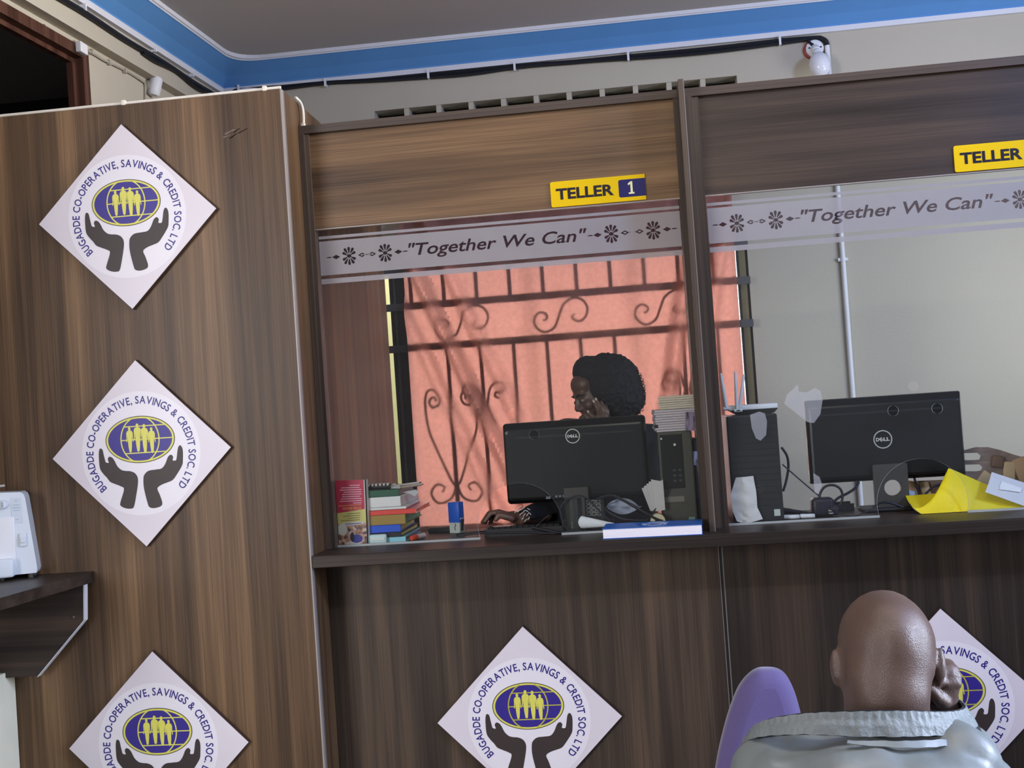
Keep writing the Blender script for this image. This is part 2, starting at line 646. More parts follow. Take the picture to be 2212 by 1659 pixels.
def loops_of(V, F):
    """boundary loops of a flat mesh"""
    key = {}
    idx = []
    for v in V:
        k = (round(v.x, 6), round(v.y, 6))
        idx.append(key.setdefault(k, len(key)))
    pts = [None] * len(key)
    for k, i in key.items():
        pts[i] = k
    cnt = {}
    for f in F:
        g = [idx[i] for i in f]
        for a, b in zip(g, g[1:] + g[:1]):
            if a != b:
                cnt[(a, b)] = cnt.get((a, b), 0) + 1
    nxt = {}
    for (a, b) in cnt:
        if (b, a) not in cnt:
            nxt.setdefault(a, []).append(b)
    out = []
    while nxt:
        a = next(iter(nxt))
        lp = [a]
        cur = a
        while cur in nxt:
            b = nxt[cur].pop()
            if not nxt[cur]:
                del nxt[cur]
            if b == a:
                break
            lp.append(b)
            cur = b
        if len(lp) > 2:
            out.append([pts[i] for i in lp])
    return out


def put_xz(mb, V, F, ox, oz, y, mi=0):
    """flat (x, y) mesh stood upright facing the camera side"""
    return mb.add([Vector((ox + v.x, y, oz + v.y)) for v in V], F, mi)


def ellipse(cx, cy, rx, ry, n=64):
    return [(cx + rx * math.cos(2 * PI * k / n), cy + ry * math.sin(2 * PI * k / n)) for k in range(n)]


def smooth_path(pts, n=8, closed=False):
    """Catmull-Rom through the points"""
    P = [Vector(p) for p in pts]
    out = []
    N = len(P)
    rng = range(N) if closed else range(N - 1)
    for i in rng:
        if closed:
            a, b, c, d = P[(i - 1) % N], P[i], P[(i + 1) % N], P[(i + 2) % N]
        else:
            a, b, c, d = P[max(i - 1, 0)], P[i], P[i + 1], P[min(i + 2, N - 1)]
        for k in range(n):
            t = k / n
            out.append(0.5 * ((2 * b) + (c - a) * t + (2 * a - 5 * b + 4 * c - d) * t * t + (3 * b - a - 3 * c + d) * t ** 3))
    if not closed:
        out.append(P[-1])
    return out


# ------------------------------------------------------------------ fused organic bodies
def ball(bm, c, r, rot=None, seg=20):
    ret = bmesh.ops.create_uvsphere(bm, u_segments=seg, v_segments=seg // 2 + 2, radius=1.0)
    R = rot or Matrix.Identity(3)
    for v in ret['verts']:
        v.co = Vector(c) + R @ Vector((v.co.x * r[0], v.co.y * r[1], v.co.z * r[2]))


def capsule(bm, a, b, ra, rb, seg=16):
    a, b = Vector(a), Vector(b)
    d = b - a
    L = d.length
    t = d.normalized()
    u = t.orthogonal().normalized()
    w = t.cross(u)
    rings = []
    prof = [(-ra * math.cos(x), ra * math.sin(x)) for x in np.linspace(0.15, PI / 2, 5)]
    prof += [(L + rb * math.sin(x), rb * math.cos(x)) for x in np.linspace(0, PI / 2 - 0.15, 5)]
    for h, r in prof:
        rings.append([bm.verts.new(a + t * h + u * (r * math.cos(2 * PI * k / seg)) + w * (r * math.sin(2 * PI * k / seg))) for k in range(seg)])
    for i in range(len(rings) - 1):
        for k in range(seg):
            bm.faces.new((rings[i][k], rings[i][(k + 1) % seg], rings[i + 1][(k + 1) % seg], rings[i + 1][k]))
    bm.faces.new(rings[0][::-1])
    bm.faces.new(rings[-1])


def fuse(name, bm, voxel, mats, parent, smooth_it=6, post=None, label=None, extra=None):
    me = bpy.data.meshes.new(name)
    bmesh.ops.recalc_face_normals(bm, faces=bm.faces[:])
    bm.to_mesh(me)
    bm.free()
    ob = bpy.data.objects.new(name, me)
    COL.objects.link(ob)
    md = ob.modifiers.new('r', 'REMESH')
    md.mode = 'VOXEL'
    md.voxel_size = voxel
    if smooth_it:
        ms = ob.modifiers.new('s', 'SMOOTH')
        ms.factor = 0.5
        ms.iterations = smooth_it
    dg = bpy.context.evaluated_depsgraph_get()
    m2 = bpy.data.meshes.new_from_object(ob.evaluated_get(dg))
    bpy.data.objects.remove(ob)
    bpy.data.meshes.remove(me)
    m2.name = name
    if extra:
        b2 = bmesh.new()
        b2.from_mesh(m2)
        sel = [v for v in b2.verts if extra[0](v.co)]
        for _ in range(extra[1]):
            bmesh.ops.smooth_vert(b2, verts=sel, factor=0.5, use_axis_x=True, use_axis_y=True, use_axis_z=True)
        b2.to_mesh(m2)
        b2.free()
    if post:
        nv = len(m2.vertices)
        ca, na = np.zeros(nv * 3, 'f'), np.zeros(nv * 3, 'f')
        m2.vertices.foreach_get('co', ca)
        m2.vertex_normals.foreach_get('vector', na)
        ca, na = ca.reshape(-1, 3), na.reshape(-1, 3)
        res = [post(Vector(c), Vector(n)) for c, n in zip(ca.tolist(), na.tolist())]
        m2.vertices.foreach_set('co', np.array([tuple(r) for r in res], 'f').ravel())
    off = top_root(parent).location if parent else Vector((0, 0, 0))
    for v in m2.vertices:
        v.co -= off
    m2.materials.clear()
    for mt in (mats if isinstance(mats, (list, tuple)) else [mats]):
        m2.materials.append(mt)
    m2.polygons.foreach_set('use_smooth', [True] * len(m2.polygons))
    m2.update()
    o = bpy.data.objects.new(name, m2)
    COL.objects.link(o)
    if parent:
        o.parent = parent
    if label:
        o['label'] = label
    return o

# ================================================================== THE SETTING
ZC = 3.335          # ceiling
ZB = 3.205          # bottom of the cornice
b = MB().box(-6, 6, -8, 5.6, -0.1, 0)
struct('floor', b, floor_mat)
b = MB().box(-6, 6, -8, 2.05, ZC, ZC + 0.1)
struct('ceiling', b, ceil_paint)

WX0, WX1, WZ0, WZ1 = -1.228, 0.562, 1.0, 2.33       # window opening
VX0, VX1, VZ0, VZ1 = -1.14, 0.572, 2.885, 3.052      # ventilation row
b = MB()
b.box(-2.25, WX0, 1.85, 2.05, 0, ZC)
b.box(VX1, 4.6, 1.85, 2.05, 0, ZC)
b.box(WX0, VX1, 1.85, 2.05, 0, WZ0)
b.box(WX0, VX1, 1.85, 2.05, WZ1, VZ0)
b.box(WX0, VX1, 1.85, 2.05, VZ1, ZC)
b.box(WX1, VX1, 1.85, 2.05, WZ0, WZ1)
b.box(WX0, VX0, 1.85, 2.05, VZ0, VZ1)
struct('wall_back', b, wall_paint)

# ventilation row above the window: mullions and dark louvres
b = MB()
nV = 11
stp = (VX1 - VX0) / nV
for k in range(1, nV):
    x = VX0 + k * stp
    b.box(x - 0.012, x + 0.012, 1.856, 2.04, VZ0, VZ1)
w2 = struct('window_2', b, wall_paint)
b = MB()
for k in range(nV):
    xa, xb = VX0 + k * stp + (0.012 if k else 0), VX0 + (k + 1) * stp - (0.012 if k < nV - 1 else 0)
    b.box(xa, xb, 1.93, 1.99, VZ1 - 0.006, VZ1)
    for q in range(3):
        z = VZ0 + 0.02 + q * 0.045
        b.hexa([(xa, 1.92, z), (xb, 1.92, z), (xb, 1.99, z + 0.02), (xa, 1.99, z + 0.02),
                (xa, 1.92, z + 0.008), (xb, 1.92, z + 0.008), (xb, 1.99, z + 0.028), (xa, 1.99, z + 0.028)])
build('vent_louvre', b, pm('louvre_olive', (0.045, 0.040, 0.020), 0.6), w2)
build('vent_backing', MB().box(VX0, VX1, 2.0, 2.03, VZ0, VZ1), dark_room, w2)  # dark sheet standing in for the shade behind the openings

# left wall: overhanging beam, wall below it, doorway
_dc = atl(190, 108, -0.035)
SD0, SD1, ZD = (1.85 - _dc.y) / LWD.y, 1.985, _dc.z
b = MB()


def lwbox(mb, s0, s1, z0, z1, o0, o1, mi=0):
    mb.hexa([lw(s0, z0, o0), lw(s0, z0, o1), lw(s1, z0, o1), lw(s1, z0, o0),
             lw(s0, z1, o0), lw(s0, z1, o1), lw(s1, z1, o1), lw(s1, z1, o0)], mi)


lwbox(b, -0.2, 3.4, 3.1, ZC, 0.0, -0.10)
lwbox(b, -0.2, SD0, 0, 3.1, -0.05, -0.10)
lwbox(b, SD0, SD1, ZD, 3.1, -0.05, -0.10)
struct('wall_left', b, wall_paint)
b = MB()
fw = 0.042
lwbox(b, SD0, SD0 + fw, 0, ZD, -0.035, -0.098)
lwbox(b, SD1 - fw, SD1, 0, ZD, -0.035, -0.098)
lwbox(b, SD0 + fw, SD1 - fw, ZD - fw, ZD, -0.035, -0.098)
lwbox(b, SD0 + fw, SD0 + fw + 0.018, 0, ZD - fw, -0.07, -0.094)
lwbox(b, SD0 + fw, SD1 - fw, ZD - fw - 0.018, ZD - fw, -0.07, -0.094)
d1 = struct('door_1', b, door_frame_m)
xa, xb = at(66, 136, 1.5), at(190, 124, 1.5)
b = MB().box(xa.x, xb.x + 0.25, 1.50, 1.54, 0.02, 3.0)
b.box(xa.x + 0.08, xb.x + 0.2, 1.49, 1.50, 0.3, 2.9)
dl = build('door_leaf', b, door_maroon, d1)
b = MB().box(xa.x - 0.05, xa.x, 1.46, 1.54, 0.0, 3.02)
build('door_post', b, door_frame_m, d1)
# unlit room beyond the doorway, its darkness put into the wall colour
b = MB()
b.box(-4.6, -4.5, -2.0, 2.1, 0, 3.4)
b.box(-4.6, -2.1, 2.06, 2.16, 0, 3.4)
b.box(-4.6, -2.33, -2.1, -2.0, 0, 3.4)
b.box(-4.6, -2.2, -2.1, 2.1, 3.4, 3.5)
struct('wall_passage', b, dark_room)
# low cream wall under the shelf
XL = at(20, 1600, -0.2).x
b = MB().box(XL - 0.13, XL, -2.2, -0.152, 0, 0.905)
struct('wall_side', b, wall_cream)
# wall across the yard outside the window
struct('wall_outside', MB().box(-5, 5, 5.4, 5.6, 0, 4.5), yard_cream)

# cornice: white bead, blue sloping face, white double bead; the upper edge turns the corner in a curve
prof = [(0.0, ZB, 1), (0.020, ZB, 1), (0.026, ZB + 0.022, 1), (0.026, ZB + 0.030, 0), (0.060, ZB + 0.066, 0), (0.112, ZB + 0.106, 0),
        (0.118, ZB + 0.109, 1), (0.121, ZB + 0.114, 1), (0.126, ZB + 0.115, 1), (0.130, ZB + 0.130, 1)]
corner = Vector((-1.895, 1.85, 0))
U, Vv = Vector((1, 0, 0)), -LWD          # along back wall, along left wall


def cornice_path(off):
    """points of the line at distance off from both walls, the corner eased for the outer lines"""
    i = corner + LWN * off * 0.0
    cx = corner.x + off * (1 - LWD.x) / max(LWD.y, 1e-6)
    c = Vector((corner.x + off / LWN.x + (off * LWD.x / LWD.y if LWD.y else 0), 1.85 - off, 0))
    rad = max(0.0, (off - 0.03)) * 1.5
    pts = [c + Vv * 3.3]
    pts += [c + Vv * rad * t for t in (3.0, 1.6)] if rad > 0 else [c + Vv * 0.2, c + Vv * 0.1]
    A, B = c + Vv * rad, c + U * rad
    for t in np.linspace(0, 1, 9):
        pts.append(A * (1 - t) ** 2 + c * 2 * t * (1 - t) + B * t * t)
    pts += [c + U * (rad * 1.6 + 0.1), c + U * (rad * 3 + 0.2), c + U * 6.4]
    return pts


PP = [[p + Vector((0, 0, z)) for p in cornice_path(o)] for o, z, m in prof]
b = MB()
o0 = 0
nP = len(PP[0])
for row in PP:
    b.v += row
for i in range(len(prof) - 1):
    for k in range(nP - 1):
        a = i * nP + k
        b.f.append((a, a + 1, a + 1 + nP, a + nP))
        b.m.append(1 if (prof[i][2] and prof[i + 1][2]) else 0)
struct('trim_1', b, [cornice_blue, cornice_white])

# window frame, sill
b = MB()
fx = at(1589.5, 560, 1.84).x
b.box(fx, fx + 0.012, 1.83, 1.98, WZ0, WZ1, 1)
b.box(fx + 0.012, WX1 - 0.012, 1.85, 1.95, WZ0, WZ1, 0)
b.box(WX1 - 0.012, WX1, 1.86, 1.97, WZ0, WZ1, 1)
xl = at(839, 600, 1.82).x
b.box(xl, xl + 0.075, 1.82, 1.93, WZ0, WZ1, 1)
b.box(xl + 0.020, xl + 0.030, 1.812, 1.82, WZ0, WZ1, 2)
b.box(WX0, WX1, 1.86, 1.95, WZ1 - 0.04, WZ1, 0)
b.box(WX0, WX1, 1.86, 1.95, WZ0, WZ0 + 0.04, 0)
for x in (-0.45, 0.03):
    b.box(x - 0.006, x + 0.006, 1.93, 1.95, WZ0, WZ1, 1)
win = struct('window_1', b, [frame_olive, frame_dark, steel_grey])
build('window_sill', MB().box(WX0, WX1, 1.80, 2.05, WZ0 - 0.03, WZ0), wall_paint, win)

# ------------------------------------------------------------------ iron grille
GY = 1.789


def gp(px, py):
    p = at(px, py, GY)
    return (p.x, p.z)


def zq(zx, zy):                 # coordinates read in an enlarged view of the window
    return gp(860 + zx / 3.456, 560 + zy / 3.456)


gr = thing('window_grille', 'dark iron grille of rails, bars and scrolls across the window behind the pink curtain', 'grille', (-0.3, GY, WZ0))
R1, R2 = 2.098, 1.902
for z in (R1, R2, WZ0 + 0.05, WZ1 - 0.06):
    build('rail', MB().box(WX0 + 0.002, WX1 - 0.002, GY - 0.005, GY + 0.005, z - 0.017, z + 0.017), steel_grey, gr)
for k in range(-3, 8):
    x = -0.696 + k * 0.1556
    if WX0 + 0.02 < x < WX1 - 0.02:
        build('bar', MB().box(x - 0.009, x + 0.009, GY - 0.009, GY + 0.009, R1 + 0.017, WZ1 - 0.077), steel_grey, gr)
        if k not in (-2, 5):
            build('bar', MB().box(x - 0.0085, x + 0.0085, GY - 0.0085, GY + 0.0085, WZ0 + 0.067, R2 - 0.017), steel_grey, gr)
p0, p1 = gp(977, 880), gp(990, 1085)
build('bar', MB().box(p0[0] - 0.0085, p0[0] + 0.0085, GY - 0.0085, GY + 0.0085, WZ0 + 0.067, 1.62), steel_grey, gr)


def scroll(pts, parent, r=0.0062):
    P = smooth_path([(x, GY, z) for x, z in pts], 6)
    n = len(P)
    rr = [r * (0.75 + 0.25 * min(1, min(i, n - 1 - i) / 10)) for i in range(n)]
    return build('scroll', MB().tube(P, rr, 7), steel_grey, parent, smooth=True)


Sx = [(1085, 465), (1110, 455), (1112, 425), (1080, 405), (1040, 420), (1020, 470), (1040, 520), (1100, 552), (1170, 515), (1205, 430),
      (1240, 345), (1310, 300), (1380, 315), (1415, 380), (1390, 450), (1340, 470), (1300, 440), (1325, 415)]
SS = [zq(x, y) for x, y in Sx]
for dx in (-0.4625, 0.0, 0.464):
    scroll([(x + dx, z + 0.004) for x, z in SS if x + dx < WX1 - 0.01], gr)
LA = [(540, 1050), (568, 1035), (560, 1005), (520, 1010), (490, 985), (500, 945), (540, 930), (595, 965), (622, 1040), (632, 1090), (615, 1160), (585, 1240)]
LAw = [zq(x, y) for x, y in LA]
ax = zq(652, 1090)[0]
for ox in (0.0, 0.935):
    scroll([(x + ox, z) for x, z in LAw], gr)
    scroll([(2 * ax - x + ox, z) for x, z in LAw], gr)
LB = [(285, 1065), (290, 1040), (262, 1032), (240, 1065), (262, 1105), (312, 1085), (322, 1030), (270, 975), (218, 1000), (210, 1110), (240, 1280), (290, 1400), (400, 1640)]
LBw = [zq(x, y) for x, y in LB]
LBw += [gp(985, 1050), gp(976, 1076), gp(950, 1085), gp(934, 1066), gp(945, 1046), gp(962, 1050), gp(958, 1062)]
bx = (p0[0] + p1[0]) / 2
for ox in (0.0, 0.935):
    scroll([(x + ox, z) for x, z in LBw], gr)
    scroll([(2 * bx - x + ox, z) for x, z in LBw], gr)

# ------------------------------------------------------------------ curtain
cx0, cx1 = at(871, 600, 1.765).x, at(1588, 560, 1.765).x


def curtain_pt(u, v):
    z = 1.02 + v * 1.62
    left = cx0 + 0.0 * v
    x = left + u * (cx1 - left)
    y = 1.765 + 0.005 * math.sin(u * 60) + 0.004 * math.sin(u * 23 + z * 3)
    # gathered folds sweeping down from the upper corners
    cl = -0.985 + (2.28 - z) * 0.40
    for s, wdt, a in ((0.0, 0.030, 0.042), (-0.075, 0.022, -0.028), (0.075, 0.026, -0.03), (0.15, 0.03, 0.02), (-0.14, 0.03, 0.02)):
        y -= 1.9 * a * math.exp(-((x - cl - s) / wdt) ** 2)
    cr = 0.30 - (2.25 - z) * 0.22
    for s, wdt, a in ((0.0, 0.030, 0.036), (0.07, 0.022, -0.026), (-0.08, 0.03, -0.022), (0.14, 0.03, 0.022)):
        y -= 1.9 * a * math.exp(-((x - cr - s) / wdt) ** 2)
    y += 0.006 * noise.noise(Vector((x * 7, z * 4, 3.3)))
    return (x, min(y, 1.777), z)


b = MB().sheet(curtain_pt, 150, 70, 0.001)
cu_o = thing('curtain', 'dusty pink sheer curtain with sweeping folds hanging over the barred window', 'curtain', (-0.27, 1.73, 1.02))
build('curtain_cloth', b, curtain_m, cu_o, smooth=True)
b = MB().tube([(cx0 - 0.05, 1.76, 2.65), (cx1 + 0.04, 1.76, 2.65)], 0.008, 8)
b.box(cx0 - 0.05, cx0 - 0.035, 1.76, 1.852, 2.642, 2.66)
b.box(cx1 + 0.025, cx1 + 0.04, 1.76, 1.852, 2.642, 2.66)
build('curtain_rod', b, steel_grey, cu_o)

# ------------------------------------------------------------------ cables, lamp and pipe on the walls
pts = [lw(s, ZB - 0.026 - 0.006 * math.sin(s * 5) ** 2, 0.013) for s in np.linspace(2.2, 0.06, 24)]
bk = [(520, 191), (600, 188), (704, 178.5), (800, 173), (926, 161), (1020, 153), (1112, 143.5), (1240, 134), (1357, 122.5), (1520, 107), (1684, 88.5), (1750, 83)]
pts2 = [at(x, y, 1.836) for x, y in bk]
path = smooth_path(pts + [Vector((-1.86, 1.83, ZB - 0.026))] + pts2, 4)
tail = [at(1772, 82, 1.836), at(1783, 88, 1.836), at(1787, 98, 1.836)]
b = MB().tube(path + smooth_path(tail, 4), 0.011, 8)
path2 = [p + Vector((0, -0.004, -0.010 - 0.007 * math.sin(i * 0.35))) for i, p in enumerate(path[60:])]
b.tube(path2 + smooth_path([at(1745, 90, 1.83), at(1756, 98, 1.82)], 4), 0.008, 8)
cb = build('cable_bundle', b, black_cable, None, smooth=True)
tag(cb, 'bundle of black cables clipped along the walls just under the blue cornice', 'cable')
for px, py in ((178, 12), (330, 103), (412, 157), (473, 190)):
    p = atl(px, py, 0.012)
    c = MB().box(p.x - 0.010, p.x + 0.015, p.y - 0.0045, p.y + 0.0045, p.z - 0.020, p.z + 0.010)
    build('cable_clip', c, white_plastic, cb, label='white clip')
for px, py in ((517, 193), (704, 178.5), (926, 161), (1112, 144), (1357, 122.5), (1684, 88.5)):
    p = at(px, py, 1.835)
    c = MB().box(p.x - 0.005, p.x + 0.005, 1.818, 1.852, p.z - 0.022, p.z + 0.018)
    build('cable_clip', c, white_plastic, cb, label='white clip')
# bulb on its holder
bp_ = at(1758, 108, 1.845)
lb = thing('wall_lamp', 'white bulb drooping from a round white holder on a reddish wooden disc', 'lamp', (bp_.x, 1.85, bp_.z))
build('wooden_disc', MB().lathe((bp_.x - 0.004, 1.851, bp_.z), (0, -1, 0), [(0.044, 0), (0.044, 0.012), (0.036, 0.018), (0.0, 0.018)], 32), red_plastic, lb, smooth=True)
b = MB().lathe((bp_.x + 0.002, 1.834, bp_.z + 0.002), (0, -1, 0), [(0.040, 0), (0.040, 0.006), (0.034, 0.012), (0.02, 0.014), (0.0, 0.014)], 32)
b.lathe((bp_.x + 0.002, 1.825, bp_.z + 0.0), (0.02, -0.75, -0.62), [(0.021, 0), (0.021, 0.03), (0.017, 0.034), (0.017, 0.05)], 24)
for sx in (-1, 1):
    b.lathe((bp_.x + 0.002 + sx * 0.026, 1.8215, bp_.z + 0.004), (0, -1, 0), [(0.004, 0), (0.004, 0.002)], 12, 1)
build('lamp_holder', b, [white_plastic, black_matt], lb, smooth=True)
bd = Vector((0.03, -0.45, -0.89)).normalized()
bs = Vector((bp_.x + 0.003, 1.79, bp_.z - 0.030))
build('bulb', MB().lathe(bs, bd, [(0.016, 0), (0.018, 0.012), (0.030, 0.022), (0.043, 0.045), (0.047, 0.07), (0.046, 0.09), (0.038, 0.115), (0.02, 0.13), (0.0, 0.134)], 32),
      pm('bulb_white', (0.78, 0.78, 0.82), 0.12, coat=0.4), lb, smooth=True)
# white conduit running down the wall from the lamp
pa, pb_ = at(1789, 98, 1.838), at(1846, 1055, 1.838)
b = MB().tube([(0.985, 1.838, pa.z), (0.985, 1.838, 0.1)], 0.0115, 12)
cd = build('conduit_pipe', b, white_plastic, None, smooth=True)
tag(cd, 'thin white conduit pipe running down the beige wall behind the right-hand desk', 'pipe')
for z in (2.162, 2.75, 1.4):
    c = MB().box(0.963, 1.007, 1.832, 1.850, z - 0.007, z + 0.007).tube([(0.985, 1.838, z - 0.008), (0.985, 1.838, z + 0.008)], 0.0145, 12)
    build('pipe_saddle', c, white_plastic, cd)

# beige lamp cable on the left wall and the small white fitting it feeds
pts = [atl(x, y, -0.042) for x, y in ((95, 55), (130, 78), (165, 98), (195, 112), (225, 130), (255, 144), (285, 160), (312, 178))]
b = MB().tube(smooth_path(pts, 5), 0.0055, 7)
b.tube(smooth_path([atl(312, 178, -0.042), atl(314, 190, -0.044), atl(313.5, 230, -0.044), atl(313, 262, -0.044)], 5), 0.005, 7)
o = build('lamp_cord', b, cable_beige, None, smooth=True)
tag(o, 'beige painted-over cord running under the ledge from the doorway to the white fitting', 'cord')
for px, py in ((160, 94), (198, 112), (236, 135), (270, 153)):
    p = atl(px, py, -0.040)
    build('cord_clip', MB().box(p.x - 0.008, p.x + 0.006, p.y - 0.006, p.y + 0.006, p.z - 0.010, p.z + 0.010), cable_beige, o)
fp = atl(329, 187, -0.03)
fx_ = thing('wall_fitting', 'small white tilted cylinder fitting on the left wall beside the doorway', 'fitting', (fp.x, fp.y, fp.z))
axs = (LWN + Vector((0, -0.15, -0.1))).normalized()
tilt = Vector((0.25, 0.05, 1.0)).normalized()
b = MB().lathe(fp - LWN * 0.022, LWN, [(0.030, 0), (0.030, 0.02), (0.0, 0.021)], 24)
build('mounting_plate', b, cable_beige, fx_)
b = MB().lathe(fp + LWN * 0.012 - tilt * 0.042, tilt, [(0.006, 0), (0.022, 0.003), (0.027, 0.012), (0.027, 0.072), (0.022, 0.081), (0.006, 0.084)], 24)
build('fitting_body', b, white_plastic, fx_, smooth=True)
# junction scrap at the door corner
jp = atl(172, 104, -0.03)
o = build('junction_box', MB().rbox(jp.x - 0.004, jp.x + 0.02, jp.y - 0.028, jp.y + 0.028, jp.z - 0.022, jp.z + 0.018, 0.004), white_plastic, None)
tag(o, 'scuffed little white junction box at the top corner of the door frame', 'junction box')

# ================================================================== THE PARTITION
PY = -0.15
XR = -0.979
XLW = -2.0
pt_ = thing('partition_panel', 'tall brown woodgrain partition panel carrying three diamond signs in a column', 'partition', (-1.49, -0.14, 0))
build('front_board', MB().box(XLW, XR - 0.004, PY, PY + 0.018, 0, 2.588), wood_v, pt_)
mb = MB()
for (xa, ya, xb, yb, w_) in ((482, 297, 498, 291, 3), (486, 290, 506, 279, 3.5), (497, 299, 512, 288, 2.5), (505, 286, 518, 277, 2.5), (515, 288, 535, 277, 2), (500, 283, 512, 280, 2)):
    p, q = at(xa, ya, PY - 0.0004), at(xb, yb, PY - 0.0004)
    n_ = (q - p).normalized().cross(Vector((0, 1, 0))) * (w_ * 0.00065)
    mb.add([p - n_, q - n_ * 0.5, q + n_ * 0.5, p + n_], [(0, 1, 2, 3), (3, 2, 1, 0)])
build('scuff_mark', mb, pm('scuff_grey', (0.34, 0.29, 0.24), 0.6), bpy.data.objects['front_board'])
build('edge_band', MB().box(XR - 0.004, XR, PY - 0.0005, PY + 0.018, 0, 2.588), edge_pale, pt_, label='pale edging strip')
build('return_board', MB().box(XR - 0.018, XR, PY + 0.018, 1.10, 0, 2.588), wood_v, pt_)
build('edge_band', MB().box(XR - 0.018, XR + 0.0004, PY + 0.018, PY + 0.028, 0, 2.5885), edge_grey, pt_, label='grey edging strip')

CT = 1.197          # counter top
FIN0, FIN1 = 0.190, 0.207


def teller_window(x0, x1, jl, jr, label, seed):
    t = thing('teller_window', label, 'teller window', ((x0 + x1) / 2, 0.03, CT))
    build('top_rail', MB().box(x0, x1, 0, 0.06, 2.487, 2.512), wood_hs, t)
    b = MB().box(x0, x0 + jl * 0.55, 0, 0.06, CT, 2.487).box(x0 + jl * 0.55, x0 + jl, 0.008, 0.06, CT, 2.487)
    build('jamb', b, wood_vs, t)
    b = MB().box(x1 - jr, x1, 0.004, 0.06, CT, 2.487)
    build('jamb', b, wood_vs, t)
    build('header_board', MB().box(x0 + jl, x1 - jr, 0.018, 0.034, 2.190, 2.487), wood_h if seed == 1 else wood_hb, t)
    build('header_edge', MB().box(x0 + jl, x1 - jr, 0.018, 0.034, 2.187, 2.190), edge_pale, t, label='pale edging under the header')
    # glass pane with an arched opening at the counter and three speaking holes
    g0, g1 = x0 + jl + 0.001, x1 - jr - 0.001
    cx = (g0 + g1) / 2 + 0.012
    r = 0.130
    zc = CT + 0.036
    a0 = math.asin((zc - CT - 0.002) / r)
    arc = [(cx + r * math.cos(a), zc + r * math.sin(a)) for a in np.linspace(-a0, PI + a0, 40)]
    outer = [(g0, CT + 0.002)] + arc[::-1] + [(g1, CT + 0.002), (g1, 2.20), (g0, 2.20)]
    holes = [ellipse(cx + dx, z, 0.0155, 0.0155, 28) for dx, z in ((-0.064, 1.509), (0.062, 1.507), (0.0, 1.577))]
    V, F = curve_mesh([outer] + holes, 0.0025)
    mb = MB()
    for f in F:
        n = (V[f[1]] - V[f[0]]).cross(V[f[2]] - V[f[0]])
        k = len(mb.v)
        mb.v += [Vector((V[i].x, 0.039 - V[i].z, V[i].y)) for i in f]
        mb.f.append(tuple(range(k, k + len(f))))
        mb.m.append(0 if abs(n.normalized().z) > 0.5 else 1)
    gp_ = build('glass_pane', mb, [glass, glass_edge], t)
    b = MB().box(g0, cx - r * math.cos(a0), 0.0345, 0.0435, CT, CT + 0.006).box(cx + r * math.cos(a0), g1, 0.0345, 0.0435, CT, CT + 0.006)
    build('glass_bead', b, glass_edge, gp_, label='pale strip along the foot of the glass')
    # frosted film: stripes, main band with the motto and flowers left clear
    fy = 0.0362
    mb = MB()
    holes = []
    mid = (g0 + g1) / 2
    V, F = text_fit('"Together We Can"', mid - 0.277, mid + 0.277, 2.074, 2.125, bold=0.015, shear=0.24)
    holes += loops_of(V, F)

    def flower(fx, fz, flip):
        for k in range(12):
            if k in (0, 6):
                continue
            a = 2 * PI * k / 12
            L = 0.029 if k in (2, 3, 4, 8, 9, 10) else 0.031
            ca, sa = math.cos(a) * 1.0, math.sin(a) * 0.98
            pet = []
            for rr, hw in ((0.0082, 0.0010), (0.013, 0.0021), (0.019, 0.0036), (0.0235, 0.0044), (0.0268, 0.0039), (0.0286, 0.0022)):
                pet.append((rr, -hw))
            pet = pet + [(rr, -hw) for rr, hw in pet[::-1]]
            kk = 0.82 if k in (1, 5, 7, 11) else 1.0
            pet = [(fx + (ca * rr * kk - sa * wv), fz + (sa * rr * kk + ca * wv)) for rr, wv in pet]
            holes.append(pet)
        holes.append(ellipse(fx, fz, 0.0070, 0.0058, 14))
        for s in (-1, 1):
            c = fx + s * 0.0415
            dia = [(c - 0.013, fz), (c, fz - 0.007), (c + 0.013, fz), (c, fz + 0.007)]
            holes.append(dia)
            if s != flip:
                holes.append([(c - 0.006, fz), (c, fz - 0.0032), (c + 0.006, fz), (c, fz + 0.0032)])
            e = c + s * 0.015
            holes.append([(e, fz - 0.0015), (e + s * 0.010, fz - 0.0018), (e + s * 0.018, fz), (e + s * 0.010, fz + 0.0018), (e, fz + 0.0015)])

    for fx, fl in ((-0.466, -1), (-0.351, 1), (0.351, -1), (0.478, 1)):
        flower(mid + fx, 2.101, fl)
    f0, f1 = g0 + 0.003, g1 - 0.002
    V, F = cdt_fill([[(f0, 2.046), (f1, 2.046), (f1, 2.153), (f0, 2.153)]] + holes)
    put_xz(mb, V, F, 0, 0, fy)
    Vi, Fi = cdt_fill(holes)
    for za, zb in ((2.160, 2.169), (2.019, 2.035)):
        mb.add([(f0, fy, za), (f1, fy, za), (f1, fy, zb), (f0, fy, zb)], [(0, 1, 2, 3)])
    ff = build('frosted_film', mb, frost, gp_, label='frosted band with a dark motto and flowers')
    build('motto_and_flowers', put_xz(MB(), Vi, Fi, 0, 0, fy - 0.0002), film_ink, ff, label='dark see-through lettering and flowers')
    return t


